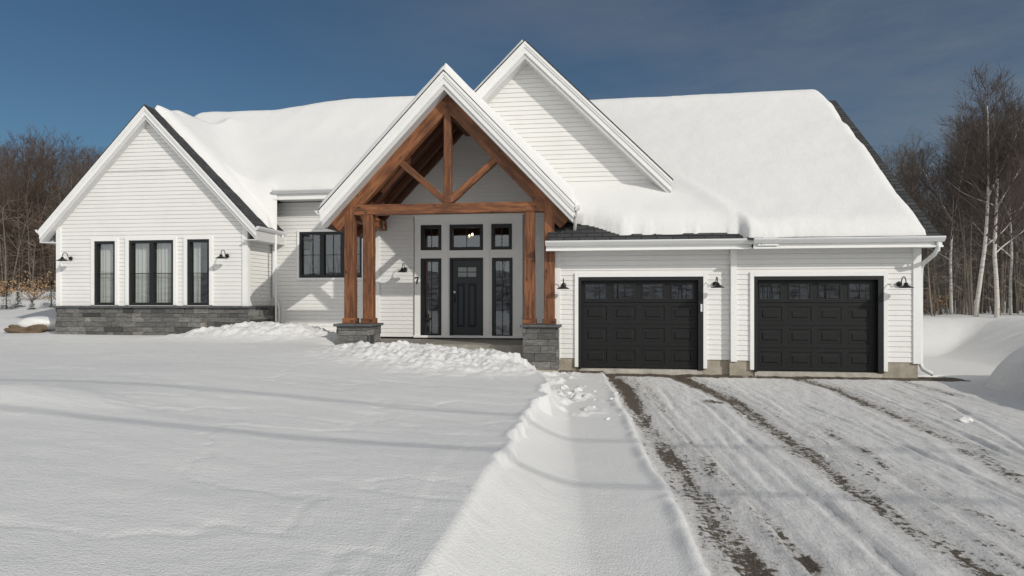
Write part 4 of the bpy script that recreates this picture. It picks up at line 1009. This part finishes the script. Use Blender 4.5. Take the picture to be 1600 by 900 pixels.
# dense far wood and brush: uncountable thin stems and twigs
def thicket(name, x_lo, x_hi, y0, y1, n, hmax, mt, label, seed, tw=7, h0=.35, back=False):
    r = random.Random(seed); K = MB()
    for i in range(n):
        Y = r.uniform(y0, y1); a, b = (x_lo(Y), x_hi(Y)); x = r.uniform(a, b); z = gh(x, Y) if not back else 0; h = hmax*r.uniform(h0,1)
        pts = branch_path(Vector((x,Y,z-.2)), Vector((r.uniform(-.12,.12),r.uniform(-.12,.12),1)), h, 4, r, .06, .05); rd = .012+.006*h*r.uniform(.5,1.4)
        K.tube(pts, [rd, rd*.8, rd*.6, rd*.4, .006], 4, False)
        for k in range(tw):
            t = .15+.85*r.random(); kk = t*4; j = min(int(kk), 3); p = pts[j].lerp(pts[j+1], kk-j); az = r.uniform(0,6.3)
            bp = branch_path(p, Vector((math.cos(az), math.sin(az), r.uniform(.0,1.1))), h*.28*r.uniform(.4,1.2), 3, r, .2, .05); K.tube(bp, [.012,.010,.008,.005], 3, False)
            for u in range(2):
                az = r.uniform(0,6.3); q = bp[1+u]; K.tube(branch_path(q, Vector((math.cos(az), math.sin(az), r.uniform(-.2,1))), h*.13, 2, r, .2, .05), [.008,.006,.004], 3, False)
    return K.build(name, mt, kind='stuff', label=label, cat='brush')
thicket('undergrowth', lambda Y: ax(1385, Y), lambda Y: ax(1650, Y), 23.5, 44, 300, 5.0, TWIG, 'tangled grey brush and thin saplings filling the wood right of the garage', 31)
thicket('undergrowth', lambda Y: ax(-60, Y), lambda Y: ax(180, Y), 26, 46, 560, 5.0, TWIG2, 'tangled reddish brush and saplings filling the wood left of the house', 32)
TWIGP = mat('pale_twig', (.20,.17,.14), .9)
thicket('saplings', lambda Y: ax(1385, Y), lambda Y: ax(1650, Y), 23, 27, 26, 5.0, TWIGP, 'pale thin saplings along the front edge of the right wood', 41, 12, .3)
thicket('saplings', lambda Y: ax(-60, Y), lambda Y: ax(150, Y), 25.5, 30, 50, 5.0, TWIGP, 'pale thin saplings along the front edge of the left wood', 42, 12, .3)
thicket('far_woods', lambda Y: ax(1230, Y), lambda Y: ax(1700, Y), 46, 75, 240, 10, BARK, 'dark mass of distant leafless wood right of the garage', 33, 9, .6)
thicket('far_woods', lambda Y: ax(-120, Y), lambda Y: ax(380, Y), 48, 80, 480, 12, BARK2, 'dark mass of distant leafless wood left of the house', 34, 9, .6)
hs = MB(); nx_, ny_ = 60, 14
for i in range(nx_):
    for j in range(ny_):
        P_ = []
        for a, b in ((i,j),(i+1,j),(i+1,j+1),(i,j+1)):
            X_ = -220+440*a/nx_; t_ = b/ny_; Y_ = -75-110*t_; hh = (8.5+5*float(vnoise(X_*.02, 3.3))+2*float(vnoise(X_*.11, t_*6)))*math.sin(min(1, t_)*math.pi*.5)**.8-.5
            P_.append((X_, Y_, hh))
        hs.quad(*P_)
HM = mat('wooded_slope', (.10,.09,.08), .95); qh = NT(HM); qh.base(qh.mix(qh.mr(qh.noise(world_pos(qh), .25, 6, .7), .40, .56), (.07,.065,.06), (.60,.60,.60)))
hs.build('hill', HM, kind='structure', label='snowy wooded hill across the road behind the viewer', smooth=True)
thicket('roadside_woods', lambda Y: -60, lambda Y: 70, -75, -50, 200, 10, BARK, 'wood across the road that the windows reflect', 35, 7, .6, True)

# small conifers and a beech sapling at the wood's edge on the left
def fir(x, y, h, seed, label, snowy=.3):
    z = gh(x, y); r = random.Random(seed); e = empty('fir_sapling', (x,y,z), label=label, cat='fir')
    MB().tube([(x,y,z-.1),(x,y,z+h)], [.03*h,.005], 6).build('trunk', BARK, e)
    m = MB()
    for i in range(int(900*h)):
        t = r.random()**1.3; rr = (1-t)*h*.42*r.uniform(.3,1); az = r.uniform(0,6.3); c = Vector((x+rr*math.cos(az), y+rr*math.sin(az), z+.05*h+t*h*.95-rr*.15))
        d = Vector((math.cos(az+r.uniform(-.6,.6)), math.sin(az+r.uniform(-.6,.6)), r.uniform(-.2,.5)))*.07; s = d.cross(Vector((0,0,1))).normalized()*.014
        m.quad(c-s, c+s, c+d+s*.3, c+d-s*.3)
    m.build('foliage', FIRM, e); return e
FIRM = mat('fir_needles', (.035,.06,.028), .8); LEAFM = mat('dry_beech_leaves', (.42,.27,.14), .8)
fir(ax(80,22.5), 22.5, 1.0, 1, 'small dark green fir sapling beside the left corner of the house')
fir(ax(10,22), 22, .9, 2, 'low dark fir sapling at the left edge of the picture')
fir(ax(28,22.5), 22.5, .6, 3, 'tiny fir sapling poking from the snow, second from the left edge')
fir(ax(50,22), 22, .35, 6, 'smallest fir tip just above the snow in front of the tan beech')
def beech(x, y, h, seed, label):
    z = gh(x, y); r = random.Random(seed); e = empty('beech_sapling', (x,y,z), label=label, cat='sapling'); K = MB(); m = MB()
    for i in range(16):
        az = r.uniform(0,6.3); bp = branch_path(Vector((x,y,z-.05)), Vector((math.cos(az)*.7, math.sin(az)*.7, r.uniform(.3,1.6))), h*r.uniform(.5,1), 4, r, .15, .05); K.tube(bp, [.012,.010,.008,.006,.004], 3, False)
        for k in range(22):
            t = .25+.75*r.random(); kk = t*4; j = min(int(kk), 3); c = bp[j].lerp(bp[j+1], kk-j)+Vector((r.gauss(0,.07), r.gauss(0,.07), r.gauss(0,.05)))
            a = Vector((r.uniform(-1,1), r.uniform(-1,1), r.uniform(-1,1))).normalized()*.045; b = a.orthogonal().normalized()*.022; m.quad(c-a, c-b, c+a, c+b)
    K.build('stem', BARK2, e); m.build('leaves', LEAFM, e)
beech(ax(50,24), 24, 1.5, 4, 'bushy beech sapling holding dry tan leaves at the edge of the left wood')
beech(ax(8,25), 25, 1.2, 5, 'beech sapling with dry tan leaves at the far left edge')
beech(ax(1455,24.5), 24.5, 1.3, 7, 'small sapling with dry leaves behind the snowbank right of the garage')

# ------------------------------------------------------------------ overhead line along the road
PYW = -3.1
def pole(x, label):
    e = empty('utility_pole', (x, PYW, -.25), label=label, cat='utility pole')
    MB().tube([(x,PYW,-.6),(x,PYW,9.6)], [.16,.11], 10).build('shaft', BARK, e)
    MB().box(x-.06, x+.06, PYW-.8, PYW+.3, 9.0, 9.1).build('crossarm', BARK, e)
    for z in (9.17, 7.75): MB().lathe([(.0,-.06),(.04,-.06),(.05,0),(.03,.05),(0,.05)], (x, PYW+.16, z), 8).build('insulator', STEEL, e)
pole(-14, 'wooden utility pole at the left end of the roadside line'); pole(34, 'wooden utility pole at the right end of the roadside line')
for z, nm in ((9.2, 'upper cable strung along the road behind the viewer'), (7.8, 'lower cable strung along the road behind the viewer')):
    pts = []
    for i in range(41):
        t = i/40; pts.append((-14+48*t, PYW+.16, z-1.1*4*t*(1-t)))
    MB().tube(pts, .022, 6).build('overhead_cable', BLK, label=nm, cat='cable')
